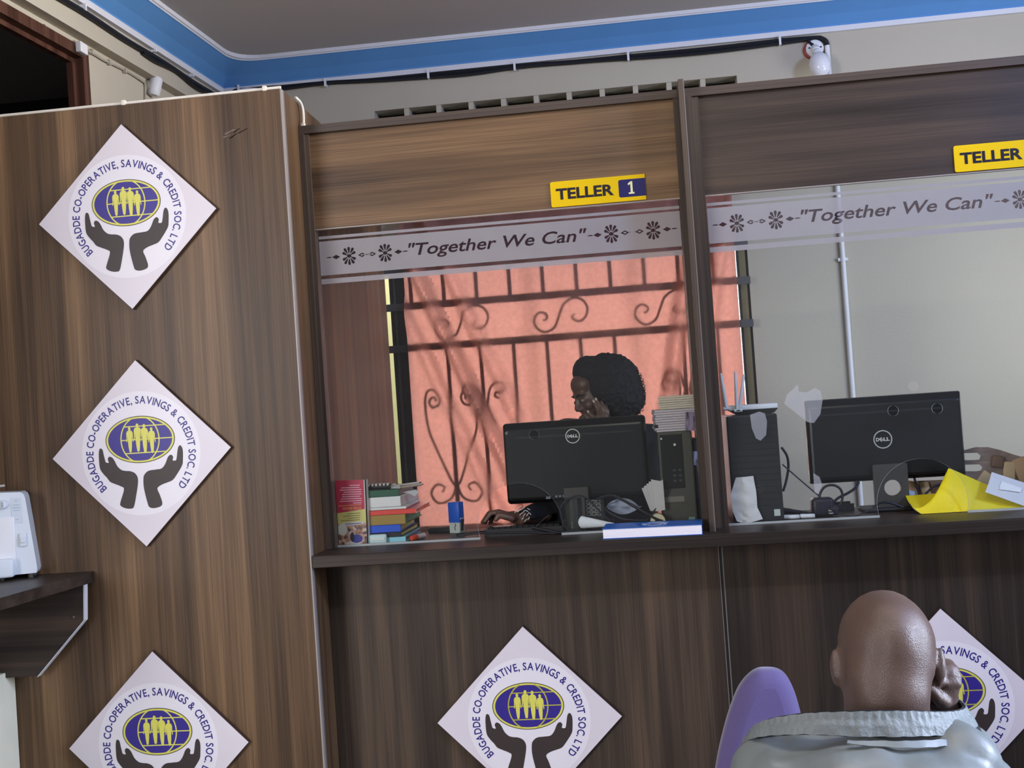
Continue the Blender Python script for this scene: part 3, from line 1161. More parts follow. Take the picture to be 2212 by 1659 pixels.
teller_window(XR + 0.001, FIN0, 0.028, 0.013, 'teller window on the left, framed in brown wood, pink curtain seen through its glass', 1)
teller_window(FIN1, 1.376, 0.045, 0.013, 'teller window on the right, framed in brown wood, beige wall seen through its glass', 2)
o = build('divider_post', MB().box(FIN0, FIN1 - 0.003, -0.08, 0.40, CT, 2.519).box(FIN1 - 0.003, FIN1, -0.0805, 0.0, CT, 2.519, 1), [wood_vs, edge_grey], None)
tag(o, 'slim upright wooden divider rising between the two teller windows', 'post')
o = build('divider_post', MB().box(1.376, 1.393, -0.08, 0.40, CT, 2.519), wood_vs, None)
tag(o, 'slim upright wooden divider at the far right end of the second teller window', 'post')
# counter
ct = thing('teller_counter', 'long brown woodgrain counter running under both teller windows', 'counter', (0.2, 0.1, 0))
ZP = CT - 0.036
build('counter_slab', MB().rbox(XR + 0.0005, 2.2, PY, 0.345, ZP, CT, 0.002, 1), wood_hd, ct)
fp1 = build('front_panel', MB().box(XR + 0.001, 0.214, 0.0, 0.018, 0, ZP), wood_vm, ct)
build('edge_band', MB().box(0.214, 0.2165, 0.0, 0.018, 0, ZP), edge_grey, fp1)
fp2 = build('front_panel', MB().box(0.2275, 2.2, 0.0, 0.018, 0, ZP), wood_vd, ct, label='darker brown front panel, shade partly in its colour')
build('edge_band', MB().box(0.2245, 0.2275, 0.0, 0.018, 0, ZP), edge_grey, fp2)
build('gap_support', MB().box(0.2166, 0.2244, 0.004, 0.30, 0, ZP), black_matt, ct)

# ------------------------------------------------------------------ TELLER plates
def teller_plate(x0, num, label):
    z0, z1, y = 2.1925, 2.270, 0.0172
    W = 0.2865
    t = thing('teller_sign', label, 'sign', (x0 + W / 2, y, z0))
    r = 0.006
    q = []
    for cx, cz, a in ((x0 + r, z0 + r, PI), (x0 + W - 0.001, z0 + 0.001, 1.5 * PI), (x0 + W - 0.001, z1 - 0.001, 0), (x0 + r, z1 - r, 0.5 * PI)):
        rr = r if cx < x0 + 0.1 else 0.001
        for k in range(5):
            q.append((cx + rr * math.cos(a + k * PI / 8), cz + rr * math.sin(a + k * PI / 8)))
    build('plate', MB().poly_xz(q, y - 0.004, y), sign_yellow, t)
    xn = x0 + 0.206
    q = []
    for cx, cz, a, rr in ((xn + r, z0 + 0.012 + r, PI, r), (x0 + W - 0.0005, z0 + 0.0125, 1.5 * PI, 0.0005), (x0 + W - 0.0005, z1 - 0.0125, 0, 0.0005), (xn + r, z1 - 0.012 - r, 0.5 * PI, r)):
        for k in range(5):
            q.append((cx + rr * math.cos(a + k * PI / 8), cz + rr * math.sin(a + k * PI / 8)))
    build('number_field', MB().poly_xz(q, y - 0.0046, y - 0.004), sign_navy, t)
    V, F = text_fit('TELLER', x0 + 0.016, x0 + 0.191, z0 + 0.0215, z0 + 0.0555, bold=0.035)
    build('lettering', put_xz(MB(), V, F, 0, 0, y - 0.0047), sign_black, t)
    if num == '1':
        V, F = cdt_fill([[(x0 + 0.2315 + q * 0.001, z0 + 0.0205 + w * 0.001) for q, w in ((4, 0), (21, 0), (21, 5), (16.5, 5), (16.5, 38), (11.5, 38), (3, 32.5), (3, 26.5), (10, 30), (10, 5), (4, 5))]])
    else:
        V, F = text_fit(num, x0 + 0.232, x0 + 0.262, z0 + 0.0205, z0 + 0.0585, bold=0.02)
    build('numeral', put_xz(MB(), V, F, 0, 0, y - 0.0052), emblem_white, t)


teller_plate(-0.2095, '1', 'yellow plate reading TELLER 1 on the left window header')
teller_plate(0.976, '2', 'yellow plate reading TELLER on the right window header, cut by the picture edge')


# ------------------------------------------------------------------ diamond signs
HD = 0.2805
SSC = 0.0003632            # metres per pixel of the enlarged sign


def sg(px, py, dz=0.0):
    dx, dy = (px - 771) * SSC, -(py - 811) * SSC
    a = -math.radians(3.9)
    return (dx * math.cos(a) - dy * math.sin(a), dx * math.sin(a) + dy * math.cos(a))


HAND_L = [(420, 775), (440, 785), (452, 830), (463, 870), (470, 888), (495, 892), (487, 862), (500, 842), (525, 850), (545, 875), (570, 920), (605, 950), (640, 958),
          (680, 960), (720, 975), (745, 1010), (748, 1060), (735, 1150), (715, 1250), (690, 1268), (640, 1265), (600, 1245), (598, 1215), (628, 1110), (600, 1085),
          (560, 1070), (510, 1050), (480, 1015), (450, 985), (420, 940), (410, 860), (410, 800)]
HAND_R = [(1110, 745), (1130, 780), (1132, 860), (1125, 910), (1080, 985), (1045, 1030), (1000, 1050), (950, 1070), (915, 1100), (935, 1150), (957, 1215), (945, 1245),
          (890, 1262), (850, 1255), (833, 1225), (800, 1100), (795, 1020), (805, 985), (840, 955), (900, 945), (950, 935), (980, 900), (1005, 840), (1030, 822),
          (1048, 840), (1045, 868), (1072, 868), (1080, 840), (1090, 765)]
FIG = [(0, 0), (9, 4), (12, 16), (8, 28), (22, 34), (30, 50), (30, 92), (34, 122), (27, 124), (22, 96), (20, 70), (19, 110), (16, 160), (10, 206), (0, 214)]


def make_sign(loc, label):
    t = thing('diamond_sign', label, 'sign', loc)
    e = 0.0018
    d = [(0, -HD), (HD, 0), (0, HD), (-HD, 0)]
    build('board', MB().poly_xz(d, -0.014, 0.0, 1).poly_xz([(x * 0.994, z * 0.994) for x, z in d], -0.0145, -0.014, 0, 0), [sign_face, sign_edge], t, local=True)
    y = -0.0148
    build('roundel', MB().poly_xz(ellipse(0, 0, 0.1855, 0.1855, 96), y, -0.0145), sign_disc, t, local=True)
    # lettering on the circle
    s = 'BUGADDE CO-OPERATIVE, SAVINGS & CREDIT SOC. LTD'
    cap = 0.0320
    ws = []
    glyph = []
    for ch in s:
        if ch == ' ':
            ws.append(0.30)
            glyph.append(None)
            continue
        V, F = text_mesh(ch, 1.0, 0.018)
        a_, b_, c_, d_ = bounds(V)
        glyph.append((V, F, a_, b_))
        ws.append((b_ - a_) + 0.085)
    tot = sum(ws)
    a0, a1 = math.radians(221.5), math.radians(-43.5)
    mb = MB()
    pos = 0.0
    rb = 0.1490
    sq = (a0 - a1) * (rb + 0.008) / tot
    for w_, g in zip(ws, glyph):
        ang = a0 + (a1 - a0) * (pos + w_ / 2) / tot
        pos += w_
        if g is None:
            continue
        V, F, a_, b_ = g
        rad = Vector((math.cos(ang), 0, math.sin(ang)))
        tan = Vector((math.sin(ang), 0, -math.cos(ang)))
        mid = (a_ + b_) / 2
        mb.add([rad * (rb + v.y * cap) + tan * ((v.x - mid) * sq) + Vector((0, y - 0.0003, 0)) for v in V], F)
    build('lettering', mb, navy, t, local=True)
    # globe
    ecx, ecy = sg(765, 698)
    em = thing_part('globe_emblem', t)
    g = MB().poly_xz(ellipse(ecx, ecy, 0.1085, 0.0705), y - 0.0003, y, 2)
    g.poly_xz(ellipse(ecx, ecy, 0.1060, 0.0682), y - 0.0006, y - 0.0003, 1)
    g.poly_xz(ellipse(ecx, ecy, 0.1000, 0.0632), y - 0.0009, y - 0.0006, 0)
    w = 0.0019

    def stroke(p, q, wid=w):
        p, q = Vector((p[0], 0, p[1])), Vector((q[0], 0, q[1]))
        n = (q - p).normalized().cross(Vector((0, 1, 0))) * wid
        yy = Vector((0, y - 0.0012, 0))
        k = [p - n + yy, q - n + yy, q + n + yy, p + n + yy]
        g.add(k, [(0, 1, 2, 3)], 1)
        g.add(k, [(3, 2, 1, 0)], 1)
    ar = [(ecx + 0.0595 * math.cos(a), ecy + 0.0690 * math.sin(a)) for a in np.linspace(0, 2 * PI, 49)]
    ar = [p for p in ar]
    for p, q in zip(ar, ar[1:]):
        if (((p[0] - ecx) / 0.104) ** 2 + ((p[1] - ecy) / 0.0665) ** 2) < 1.0 and (((q[0] - ecx) / 0.104) ** 2 + ((q[1] - ecy) / 0.0665) ** 2) < 1.0:
            stroke(p, q)
    for zl in (0.040, 0.0, -0.040):
        xe = 0.1020 * math.sqrt(1 - (zl / 0.0650) ** 2)
        xs = 0.0595 * math.sqrt(1 - (zl / 0.0690) ** 2)
        stroke((ecx - xs, ecy + zl), (ecx + xe, ecy + zl), 0.0016)
    g_o = build('globe', g, [globe_blue, emblem_yellow, emblem_dark], t, local=True)
    for fx, ftop, fs in ((671, 597, 0.99), (738, 566, 1.10), (797, 570, 1.12), (860, 597, 1.0)):
        px_, pz_ = sg(fx, ftop)
        pl = [(px_ + x * fs * SSC * 0.95, pz_ - yy * fs * SSC) for x, yy in FIG]
        pr = [(px_ - x * fs * SSC * 0.95, pz_ - yy * fs * SSC) for x, yy in FIG][::-1]
        V, F = curve_mesh([pl + pr[1:-1]])
        build('standing_figure', put_xz(MB(), V, F, 0, 0, y - 0.0015), emblem_yellow, g_o, local=True)
    for H in (HAND_L, HAND_R):
        V, F = curve_mesh([[(p.x, p.z) for p in smooth_path([(sg(*q)[0], 0, sg(*q)[1]) for q in H], 4, True)]])
        build('cupped_hand', put_xz(MB(), V, F, 0, 0, y - 0.0005), emblem_dark, t, local=True)
    bpy.data.objects.remove(em)
    return t


def thing_part(name, parent):
    o = bpy.data.objects.new(name, None)
    COL.objects.link(o)
    o.parent = parent
    return o


ds = make_sign((-1.4745, PY - 0.0012, 2.246), 'white diamond sign with globe and cupped hands, topmost on the tall partition panel')
for loc, label in (((-1.476, PY - 0.0012, 1.534), 'white diamond sign with globe and cupped hands, middle one on the tall partition panel'),
                   ((-1.4785, PY - 0.0012, 0.663), 'white diamond sign with globe and cupped hands, lowest on the tall partition panel'),
                   ((-0.382, -0.0012, 0.656), 'white diamond sign with globe and cupped hands on the counter front below the left window'),
                   ((0.834, -0.0012, 0.652), 'diamond sign partly hidden behind the bald seated man')):
    c = copy_tree(ds)
    c.location = loc
    c['label'] = label
for o in bpy.data.objects:
    if o.name.startswith('diamond_sign'):
        o['group'] = 'diamond signs of the savings society'

# white wire lying along the top of the tall panel
pts = [at(x, y, PY + 0.006) for x, y in ((-40, 262), (0, 254), (40, 248), (110, 247), (150, 240), (200, 230), (268, 226), (330, 219), (420, 211), (500, 205), (570, 198), (600, 194.5), (607, 195))]
for p in pts:
    p.z = max(p.z, 2.5935)
b = MB().tube(smooth_path(pts, 5), 0.0048, 8)
o = build('bell_wire', b, cable_cream, None, smooth=True)
tag(o, 'cream wire lying along the top edge of the tall partition panel', 'wire')
for px in (268, 572):
    p = at(px, 226 if px < 300 else 197, PY + 0.004)
    build('wire_clip', MB().rbox(p.x - 0.006, p.x + 0.006, PY - 0.003, PY + 0.012, 2.586, 2.602, 0.002), cable_cream, o)
pts = [Vector((-0.975, -0.02, 2.597)), Vector((-0.968, 0.005, 2.588)), Vector((-0.9655, 0.02, 2.57)), Vector((-0.965, 0.02, 2.54)), Vector((-0.964, 0.012, 2.52))]
b = MB().tube(smooth_path(pts, 5), 0.0042, 8)
b.rbox(-0.970, -0.958, 0.004, 0.016, 2.512, 2.522, 0.002)
o = build('wire_tail', b, cable_cream, None, smooth=True)
tag(o, 'short cream wire end dropping from the panel top to the left window frame', 'wire')

# ================================================================== THINGS ON THE SHELF, LEFT
ZS = 1.188
sr0, sr1 = at(203, 1232, PY), atz(0, 1292, ZS)
sd = (sr1 - sr0) / (sr1.y - sr0.y)


def sx(y):
    return sr0.x + sd.x * (y - sr0.y)


sh = thing('wall_shelf', 'dark wooden shelf at the left edge with a cut-corner bracket, holding the sewing machine', 'shelf', (-1.8, -0.6, ZS - 0.032))
ya, yb = PY - 0.001, -1.5
build('shelf_board', MB().hexa([(XLW + 0.02, yb, ZS - 0.032), (sx(yb), yb, ZS - 0.032), (sx(ya), ya, ZS - 0.032), (XLW + 0.02, ya, ZS - 0.032),
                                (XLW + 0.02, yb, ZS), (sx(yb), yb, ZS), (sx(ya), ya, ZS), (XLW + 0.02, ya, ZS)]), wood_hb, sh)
bq = [at(180, 1262, -0.2), at(182, 1340, -0.2), at(80, 1460, -0.2), at(6, 1465, -0.2)]
zt = ZS - 0.0325
poly = [(bq[0].x, zt), (bq[1].x - 0.002, bq[1].z), (bq[2].x, bq[2].z), (XLW + 0.03, bq[3].z), (XLW + 0.03, zt)]
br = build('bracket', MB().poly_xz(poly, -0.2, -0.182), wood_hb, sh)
e1, e2, e3 = Vector((bq[0].x, -0.2, zt)), Vector((bq[1].x - 0.002, -0.2, bq[1].z)), Vector((bq[2].x, -0.2, bq[2].z))
mb = MB().hexa([(e2.x, -0.201, e2.z), (e2.x + 0.004, -0.201, e2.z), (e2.x + 0.004, -0.182, e2.z), (e2.x, -0.182, e2.z),
                (e1.x, -0.201, e1.z), (e1.x + 0.004, -0.201, e1.z), (e1.x + 0.004, -0.182, e1.z), (e1.x, -0.182, e1.z)])
mb.hexa([(e3.x, -0.201, e3.z - 0.003), (e3.x + 0.003, -0.201, e3.z - 0.003), (e3.x + 0.003, -0.182, e3.z - 0.003), (e3.x, -0.182, e3.z - 0.003),
         (e2.x, -0.201, e2.z), (e2.x + 0.004, -0.201, e2.z), (e2.x + 0.004, -0.182, e2.z), (e2.x, -0.182, e2.z)])
build('edge_band', mb, white_plastic, br, label='white edging strip')
sp = at(159, 1333, -0.2)
build('screw_cap', MB().lathe((sp.x, -0.2, sp.z), (0, -1, 0), [(0.004, 0), (0.003, 0.002), (0, 0.002)], 12), edge_grey, br)

# sewing machine, only its pillar end is in view
P1, P2 = atz(81, 1237, ZS + 0.014), atz(0, 1256.5, ZS + 0.014)
dx_ = (P1 - P2)
dx_.z = 0
ang = 0.38
sm = thing('sewing_machine', 'white sewing machine on the dark shelf at the left edge of the picture', 'sewing machine', (P1.x, P1.y, ZS), rz=ang)
W0 = -0.40
sm_m = pm('machine_white', (0.74, 0.79, 0.84), 0.3, vary=0.03, coat=0.2)
sm_g = pm('machine_grey', (0.42, 0.47, 0.53), 0.4)
# local axes: x along the machine towards the pillar end, y away from the viewer, z up from the shelf
prof_c = [(-0.003, 0.014), (0.0, 0.024), (-0.002, 0.05), (-0.022, 0.238), (-0.026, 0.250), (-0.034, 0.256), (-0.150, 0.262), (-0.150, 0.014)]
mb = MB().poly_xz(prof_c, 0.0, 0.085)
build('pillar', mb, sm_m, sm, local=True)
mb = MB().rbox(W0, -0.10, 0.002, 0.085, 0.175, 0.258, 0.012, 3)
mb.rbox(W0 - 0.01, W0 + 0.07, 0.0, 0.085, 0.10, 0.25, 0.012, 3)
build('arm', mb, sm_m, sm, local=True, smooth=True)
mb = MB().rbox(W0, -0.06, -0.03, 0.10, 0.010, 0.065, 0.008, 3)
build('bed', mb, sm_m, sm, local=True, smooth=True)
mb = MB().rbox(-0.19, -0.055, -0.004, 0.002, 0.035, 0.185, 0.0035, 3)
build('recess_panel', mb, pm('machine_panel', (0.84, 0.84, 0.85), 0.25), sm, local=True, smooth=True)
for x, z in ((-0.083, 0.224), (-0.117, 0.220)):
    d = build('dial', MB().lathe((x, 0.0, z), (0, -1, 0), [(0.0135, 0), (0.0135, 0.008), (0.011, 0.012), (0.0, 0.012)], 28), sm_m, sm, local=True, smooth=True)
    build('dial_grip', MB().rbox(x - 0.0022, x + 0.0022, -0.0150, -0.011, z - 0.009, z + 0.009, 0.001), sm_g, d, local=True)
pl = build('control_plate', MB().rbox(-0.062, -0.032, -0.0012, 0.0, 0.165, 0.240, 0.0005), pm('machine_plate', (0.66, 0.72, 0.79), 0.35), sm, local=True)
for z, w in ((0.231, 0.008), (0.219, 0.018), (0.211, 0.022), (0.203, 0.016), (0.176, 0.008)):
    build('scale_mark', MB().box(-0.047 - w / 2, -0.047 + w / 2, -0.0018, -0.001, z - 0.001, z + 0.001), sm_g, pl, local=True)
mb = MB().rbox(-0.044, -0.024, -0.007, 0.001, 0.095, 0.135, 0.003)
mb.rbox(-0.041, -0.027, -0.012, -0.005, 0.106, 0.124, 0.003)
build('reverse_lever', mb, sm_m, sm, local=True)
mb = MB().tube([(-0.105, 0.03, 0.255), (-0.105, 0.03, 0.30)], 0.002, 8).tube([(-0.11, 0.03, 0.276), (-0.08, 0.03, 0.278)], 0.0035, 8)
build('spool_pin', mb, logo_silver, sm, local=True)
for x in (-0.35, -0.10, -0.02):
    for y in (0.01, 0.07):
        build('foot_pad', MB().lathe((x, y, 0.0004), (0, 0, 1), [(0.008, 0), (0.008, 0.0148)], 12), grey_dark, sm, local=True)

# ================================================================== ON THE COUNTER, LEFT WINDOW
# folded leaflet standing upside down behind the glass
yf = 0.060
lf = thing('leaflet', 'red and yellow leaflet standing upside down against the glass by the left frame', 'leaflet', (at(762, 1180, yf).x, yf, CT))
cTL, cTR, cBR, cBL = at(725, 1038, yf), at(790, 1036, yf), at(796, 1178.5, yf), at(731, 1180, yf)
zb = CT + 0.0005


def lfp(u, v, dy=0.0):
    """u left..right, v top..bottom on the leaflet"""
    top, bot = cTL.lerp(cTR, u), cBL.lerp(cBR, u)
    z = top.z + (zb - top.z) * v
    return Vector((top.lerp(bot, v).x, yf + dy, z))


def lquad(mb, u0, v0, u1, v1, dy, mi=0, v1b=None, v0b=None):
    v1b = v1 if v1b is None else v1b
    v0b = v0 if v0b is None else v0b
    mb.add([lfp(u0, v1, dy), lfp(u1, v1b, dy), lfp(u1, v0b, dy), lfp(u0, v0, dy)], [(0, 1, 2, 3)], mi)


red_p = flat_col('leaflet_red', (200, 40, 80), 0.35)
yel_p = flat_col('leaflet_yellow', (226, 214, 130), 0.35)
pink_p = flat_col('leaflet_pink_ink', (255, 190, 215), 0.4)
org_p = flat_col('leaflet_orange_ink', (255, 160, 90), 0.4)
ink_p = flat_col('leaflet_dark_ink', (90, 85, 55), 0.4)
mb = MB()
a, b2, c, d = lfp(0, 0), lfp(1, 0), lfp(1, 1), lfp(0, 1)
mb.hexa([d, c, c + Vector((0, 0.003, 0)), d + Vector((0, 0.003, 0)), a, b2, b2 + Vector((0, 0.003, 0)), a + Vector((0, 0.003, 0))])
mb.hexa([lfp(0.96, 1), lfp(1.0, 1), lfp(1.0, 1) + Vector((0.003, 0.016, 0)), lfp(0.96, 1) + Vector((0.003, 0.016, 0)),
         lfp(0.96, 0.0), lfp(1.0, 0.0), lfp(1.0, 0.0) + Vector((0.003, 0.016, 0)), lfp(0.96, 0.0) + Vector((0.003, 0.016, 0))])
build('folded_sheet', mb, paper_white, lf)
mb = MB()
lquad(mb, 0.0, 0.0, 0.93, 0.50, -0.0003, 0, v1b=0.45)
build('red_panel', mb, red_p, lf)
mb = MB()
lquad(mb, 0.0, 0.50, 0.96, 0.66, -0.0003, 0, v0b=0.45)
build('yellow_panel', mb, yel_p, lf)
mb = MB()
for i, (u0, u1) in enumerate(((0.46, 0.80), (0.18, 0.78), (0.13, 0.84), (0.25, 0.83), (0.20, 0.84), (0.20, 0.79), (0.16, 0.84), (0.11, 0.84), (0.55, 0.83))):
    v = 0.075 + i * 0.034
    lquad(mb, u0, v, u1, v + 0.013, -0.0006)
build('printed_lines', mb, pink_p, lf)
mb = MB()
V, F = text_fit('OTHER SERVICES', 0, 1, 0, 1, bold=0.03)
mb.add([lfp(0.20 + (1 - v.x) * 0.62, 0.412 + v.y * 0.040 - (1 - v.x) * 0.0, -0.0006) for v in V], F)
lquad(mb, 0.06, 0.384, 0.82, 0.394, -0.0006, 0, 0.386, 0.376)
build('heading', mb, org_p, lf)
mb = MB()
for i, (u0, u1) in enumerate(((0.34, 0.78), (0.20, 0.78), (0.36, 0.77), (0.12, 0.76))):
    v = 0.505 + i * 0.034
    lquad(mb, u0, v + 0.008, u1, v + 0.016, -0.0006, 0, v + 0.008, v)
build('printed_lines', mb, ink_p, lf)


def collage_mat():
    m, nt, out = new_mat('leaflet_photograph')
    b = nd(nt, 'ShaderNodeBsdfPrincipled')
    tc = nd(nt, 'ShaderNodeTexCoord')
    vo = nd(nt, 'ShaderNodeTexVoronoi')
    vo.inputs['Scale'].default_value = 95
    nz = nd(nt, 'ShaderNodeTexNoise')
    nz.inputs['Scale'].default_value = 60
    nz.inputs['Detail'].default_value = 5
    nt.links.new(tc.outputs['Object'], vo.inputs['Vector'])
    nt.links.new(tc.outputs['Object'], nz.inputs['Vector'])
    mx = nd(nt, 'ShaderNodeMath', operation='ADD')
    sp_ = nd(nt, 'ShaderNodeSeparateColor')
    nt.links.new(vo.outputs['Color'], sp_.inputs[0])
    m2 = nd(nt, 'ShaderNodeMath', operation='MULTIPLY')
    m2.inputs[1].default_value = 0.55
    nt.links.new(sp_.outputs[0], m2.inputs[0])
    m3 = nd(nt, 'ShaderNodeMath', operation='MULTIPLY')
    m3.inputs[1].default_value = 0.55
    nt.links.new(nz.outputs['Fac'], m3.inputs[0])
    nt.links.new(m2.outputs[0], mx.inputs[0])
    nt.links.new(m3.outputs[0], mx.inputs[1])
    rp = nd(nt, 'ShaderNodeValToRGB')
    rp.color_ramp.interpolation = 'LINEAR'
    e = rp.color_ramp.elements
    e[0].position, e[0].color = 0.18, lin((35, 25, 45)) + (1,)
    e[1].position, e[1].color = 0.82, lin((235, 225, 225)) + (1,)
    for p, c in ((0.34, (120, 85, 80)), (0.46, (215, 150, 115)), (0.56, (205, 160, 160)), (0.68, (222, 190, 185))):
        x = e.new(p)
        x.color = lin(c) + (1,)
    nt.links.new(mx.outputs[0], rp.inputs[0])
    nt.links.new(rp.outputs[0], b.inputs['Base Color'])
    b.inputs['Roughness'].default_value = 0.35
    nt.links.new(b.outputs[0], out.inputs[0])
    return m


mb = MB()
lquad(mb, 0.0, 0.66, 0.96, 1.0, -0.0003, 0)
ph = build('photograph', mb, collage_mat(), lf)
mb = MB()
for (u, v, ru, rv, mi) in ((0.16, 0.75, 0.16, 0.09, 0), (0.62, 0.90, 0.20, 0.065, 1), (0.50, 0.965, 0.26, 0.03, 0), (0.48, 0.87, 0.07, 0.07, 2)):
    q = []
    for k in range(18):
        t = 2 * PI * k / 18
        q.append(lfp(min(0.95, max(0, u + ru * math.cos(t))), min(0.999, v + rv * math.sin(t)), -0.0005 - mi * 0.0001))
    mb.add(q[::-1], [tuple(range(18))], mi)
build('printed_shapes', mb, [paper_white, flat_col('leaflet_blue', (70, 70, 175), 0.4), flat_col('leaflet_navy', (30, 25, 60), 0.4)], ph)
mb = MB()
q = []
for cu_, a0 in ((0.83, -PI / 2), (0.22, PI / 2)):
    for k in range(9):
        t = a0 + k * PI / 8
        q.append(lfp(cu_ + 0.05 * math.cos(t), 0.665 + 0.022 * math.sin(t) - (cu_ - 0.5) * 0.02, -0.0008))
mb.add(q[::-1], [tuple(range(18))])
build('caption_pill', mb, paper_white, ph)
mb = MB()
lquad(mb, 0.26, 0.665, 0.80, 0.675, -0.0010, 0, 0.668, 0.658)
build('caption_text', mb, flat_col('leaflet_blue', (70, 70, 175), 0.4), ph)

# the heap of books and files beside it
YB = 0.078


def stack_z(py, px=834, Y=YB):
    return at(px, py, Y).z


def book(name, label, px1, y_bot, y_top, cover, pages, rot=0.0, px0=742, depth=0.25, y0=YB, cover_t=0.0025, z0=None, z1=None, cat='book', grp='books and files heaped by the leaflet', bind=True):
    xm = (y_bot + y_top) / 2
    x0, x1 = at(px0, xm, y0).x, at(px1, xm, y0).x
    z0 = stack_z(y_bot) if z0 is None else z0
    z1 = stack_z(y_top) if z1 is None else z1
    t = thing(name, label, cat, ((x0 + x1) / 2, y0 + depth / 2, z0), grp, rz=rot)
    hw, hd, h = (x1 - x0) / 2, depth / 2, z1 - z0
    c = min(cover_t, h * 0.2)
    if bind:
        mb = MB().box(-hw, hw, -hd, hd, 0, c).box(-hw, hw, -hd, hd, h - c, h)
        mb.rbox(-hw, hw, -hd - 0.001, -hd + c, 0, h, 0.001, 1)
        build('cover', mb, cover, t, local=True)
        build('pages', MB().box(-hw + 0.003, hw - 0.003, -hd + c, hd - 0.004, c, h - c), pages, t, local=True)
    else:
        mb = MB().rbox(-hw, hw, -hd, hd, 0, h, 0.003, 2)
        build('body', mb, cover, t, local=True)
    return t


zz = [CT + 0.0005]
ys = [1161, 1150.5, 1134, 1112.5, 1102, 1096, 1073, 1058]
zs = [CT] + [stack_z(y) for y in ys]
G_ = lambda i: dict(z0=zs[i] + 0.0004, z1=zs[i + 1] - 0.0002, y_bot=1160, y_top=1150)
lb_ = flat_col('book_sky_blue', (150, 215, 235), 0.5)
book('exercise_book', 'pale blue exercise book at the very bottom of the heap by the leaflet', 876, cover=lb_, pages=flat_col('pages_mauve', (125, 115, 140), 0.6), **G_(0))
book('notebook', 'thin black notebook second from the bottom of the heap', 869, cover=flat_col('book_black', (26, 22, 30), 0.5), pages=flat_col('pages_yellow', (225, 220, 130), 0.6), rot=-0.02, **G_(1))
book('ledger', 'bright blue book with yellow page edges low in the heap', 865, cover=flat_col('book_blue', (30, 85, 215), 0.4), pages=flat_col('pages_yellow', (225, 220, 130), 0.6), rot=0.015, **G_(2))
t = book('folder', 'tan cardboard folder with green paper edges in the middle of the heap', 879, cover=flat_col('folder_tan', (165, 135, 70), 0.6), pages=flat_col('pages_green', (120, 195, 145), 0.6), rot=-0.01, **G_(3))
book('plastic_file', 'clear red file in the middle of the heap', 902, cover=flat_col('file_red', (232, 70, 60), 0.25, coat=0.4), pages=flat_col('file_orange_red', (245, 95, 70), 0.4), **G_(4))
book('paper_pad', 'thin white pad with a rounded corner lying on the red file', 880, cover=paper_white, pages=paper_white, rot=0.02, bind=False, cat='pad', **G_(5))
book('paper_stack', 'thick white stack of papers near the top of the heap', 872, cover=paper_white, pages=paper_white, rot=-0.015, bind=False, cat='papers', **G_(6))
book('box_file', 'dark green file topping the heap of books', 866, cover=flat_col('file_green', (30, 85, 60), 0.4), pages=flat_col('pages_grey', (150, 140, 140), 0.6), rot=0.01, **G_(7))
# dog-eared sheet poking from the heap
def ear(u, v):
    p0, p1, p2 = at(868, 1064, 0.11), at(905, 1061, 0.16), at(896, 1073, 0.14)
    q = p0.lerp(p1, u).lerp(p0.lerp(p2, u), v)
    return q + Vector((0, 0, 0.004 * math.sin(u * 3)))


o = build('loose_sheet', MB().sheet(ear, 8, 4, 0.0008), paper_white, None, smooth=True)
tag(o, 'dog-eared white sheet corner poking out of the heap below the green file', 'paper')
# black binding comb and pens on top
zt_ = zs[-1] + 0.0005
x0_, x1_ = at(792, 1053, 0.09).x, at(842, 1053, 0.09).x
mb = MB().tube([(x0_, 0.10, zt_ + 0.009), (x1_, 0.10, zt_ + 0.009)], 0.0085, 10)
cm = build('comb_binder', mb, black_matt, None, smooth=True)
tag(cm, 'black comb-bound booklet spine with pale teeth on top of the green file', 'booklet')
for k in range(6):
    x = x0_ + (k + 0.5) * (x1_ - x0_) / 6
    build('comb_tooth', MB().rbox(x - 0.0035, x + 0.0035, 0.089, 0.111, zt_ + 0.012, zt_ + 0.0195, 0.001), paper_grey, cm)
o = build('crumpled_receipt', MB().sheet(lambda u, v: at(838 + 26 * u, 1056 - 8 * v + 3 * math.sin(9 * u) * v, 0.10 + 0.05 * v) + Vector((0, 0, 0.002)), 12, 4, 0.0008), paper_white, None, smooth=True)
tag(o, 'small crumpled white receipt on top of the book heap beside the pens', 'paper')
for k, (a_, b_, col, lab) in enumerate((((848, 1050.5), (911, 1044.5), 'pen_white', 'white pen lying on top of the book heap, the upper one of two'),
                                        ((862, 1054), (915, 1049), 'pen_cream', 'cream pen lying on top of the book heap, the lower one of two'))):
    pa_, pb2 = at(*a_, 0.13), at(*b_, 0.24)
    pb2.z = pa_.z
    pen = thing('pen', lab, 'pen', tuple(pa_), 'pens on the book heap')
    build('barrel', MB().tube([pa_, pa_.lerp(pb2, 0.9)], 0.0038, 10), flat_col(col, (230, 225, 215) if k == 0 else (225, 205, 180), 0.3), pen, smooth=True)
    build('tip', MB().tube([pa_.lerp(pb2, 0.9), pb2], [0.0036, 0.001], 10), grey_dark, pen, smooth=True)
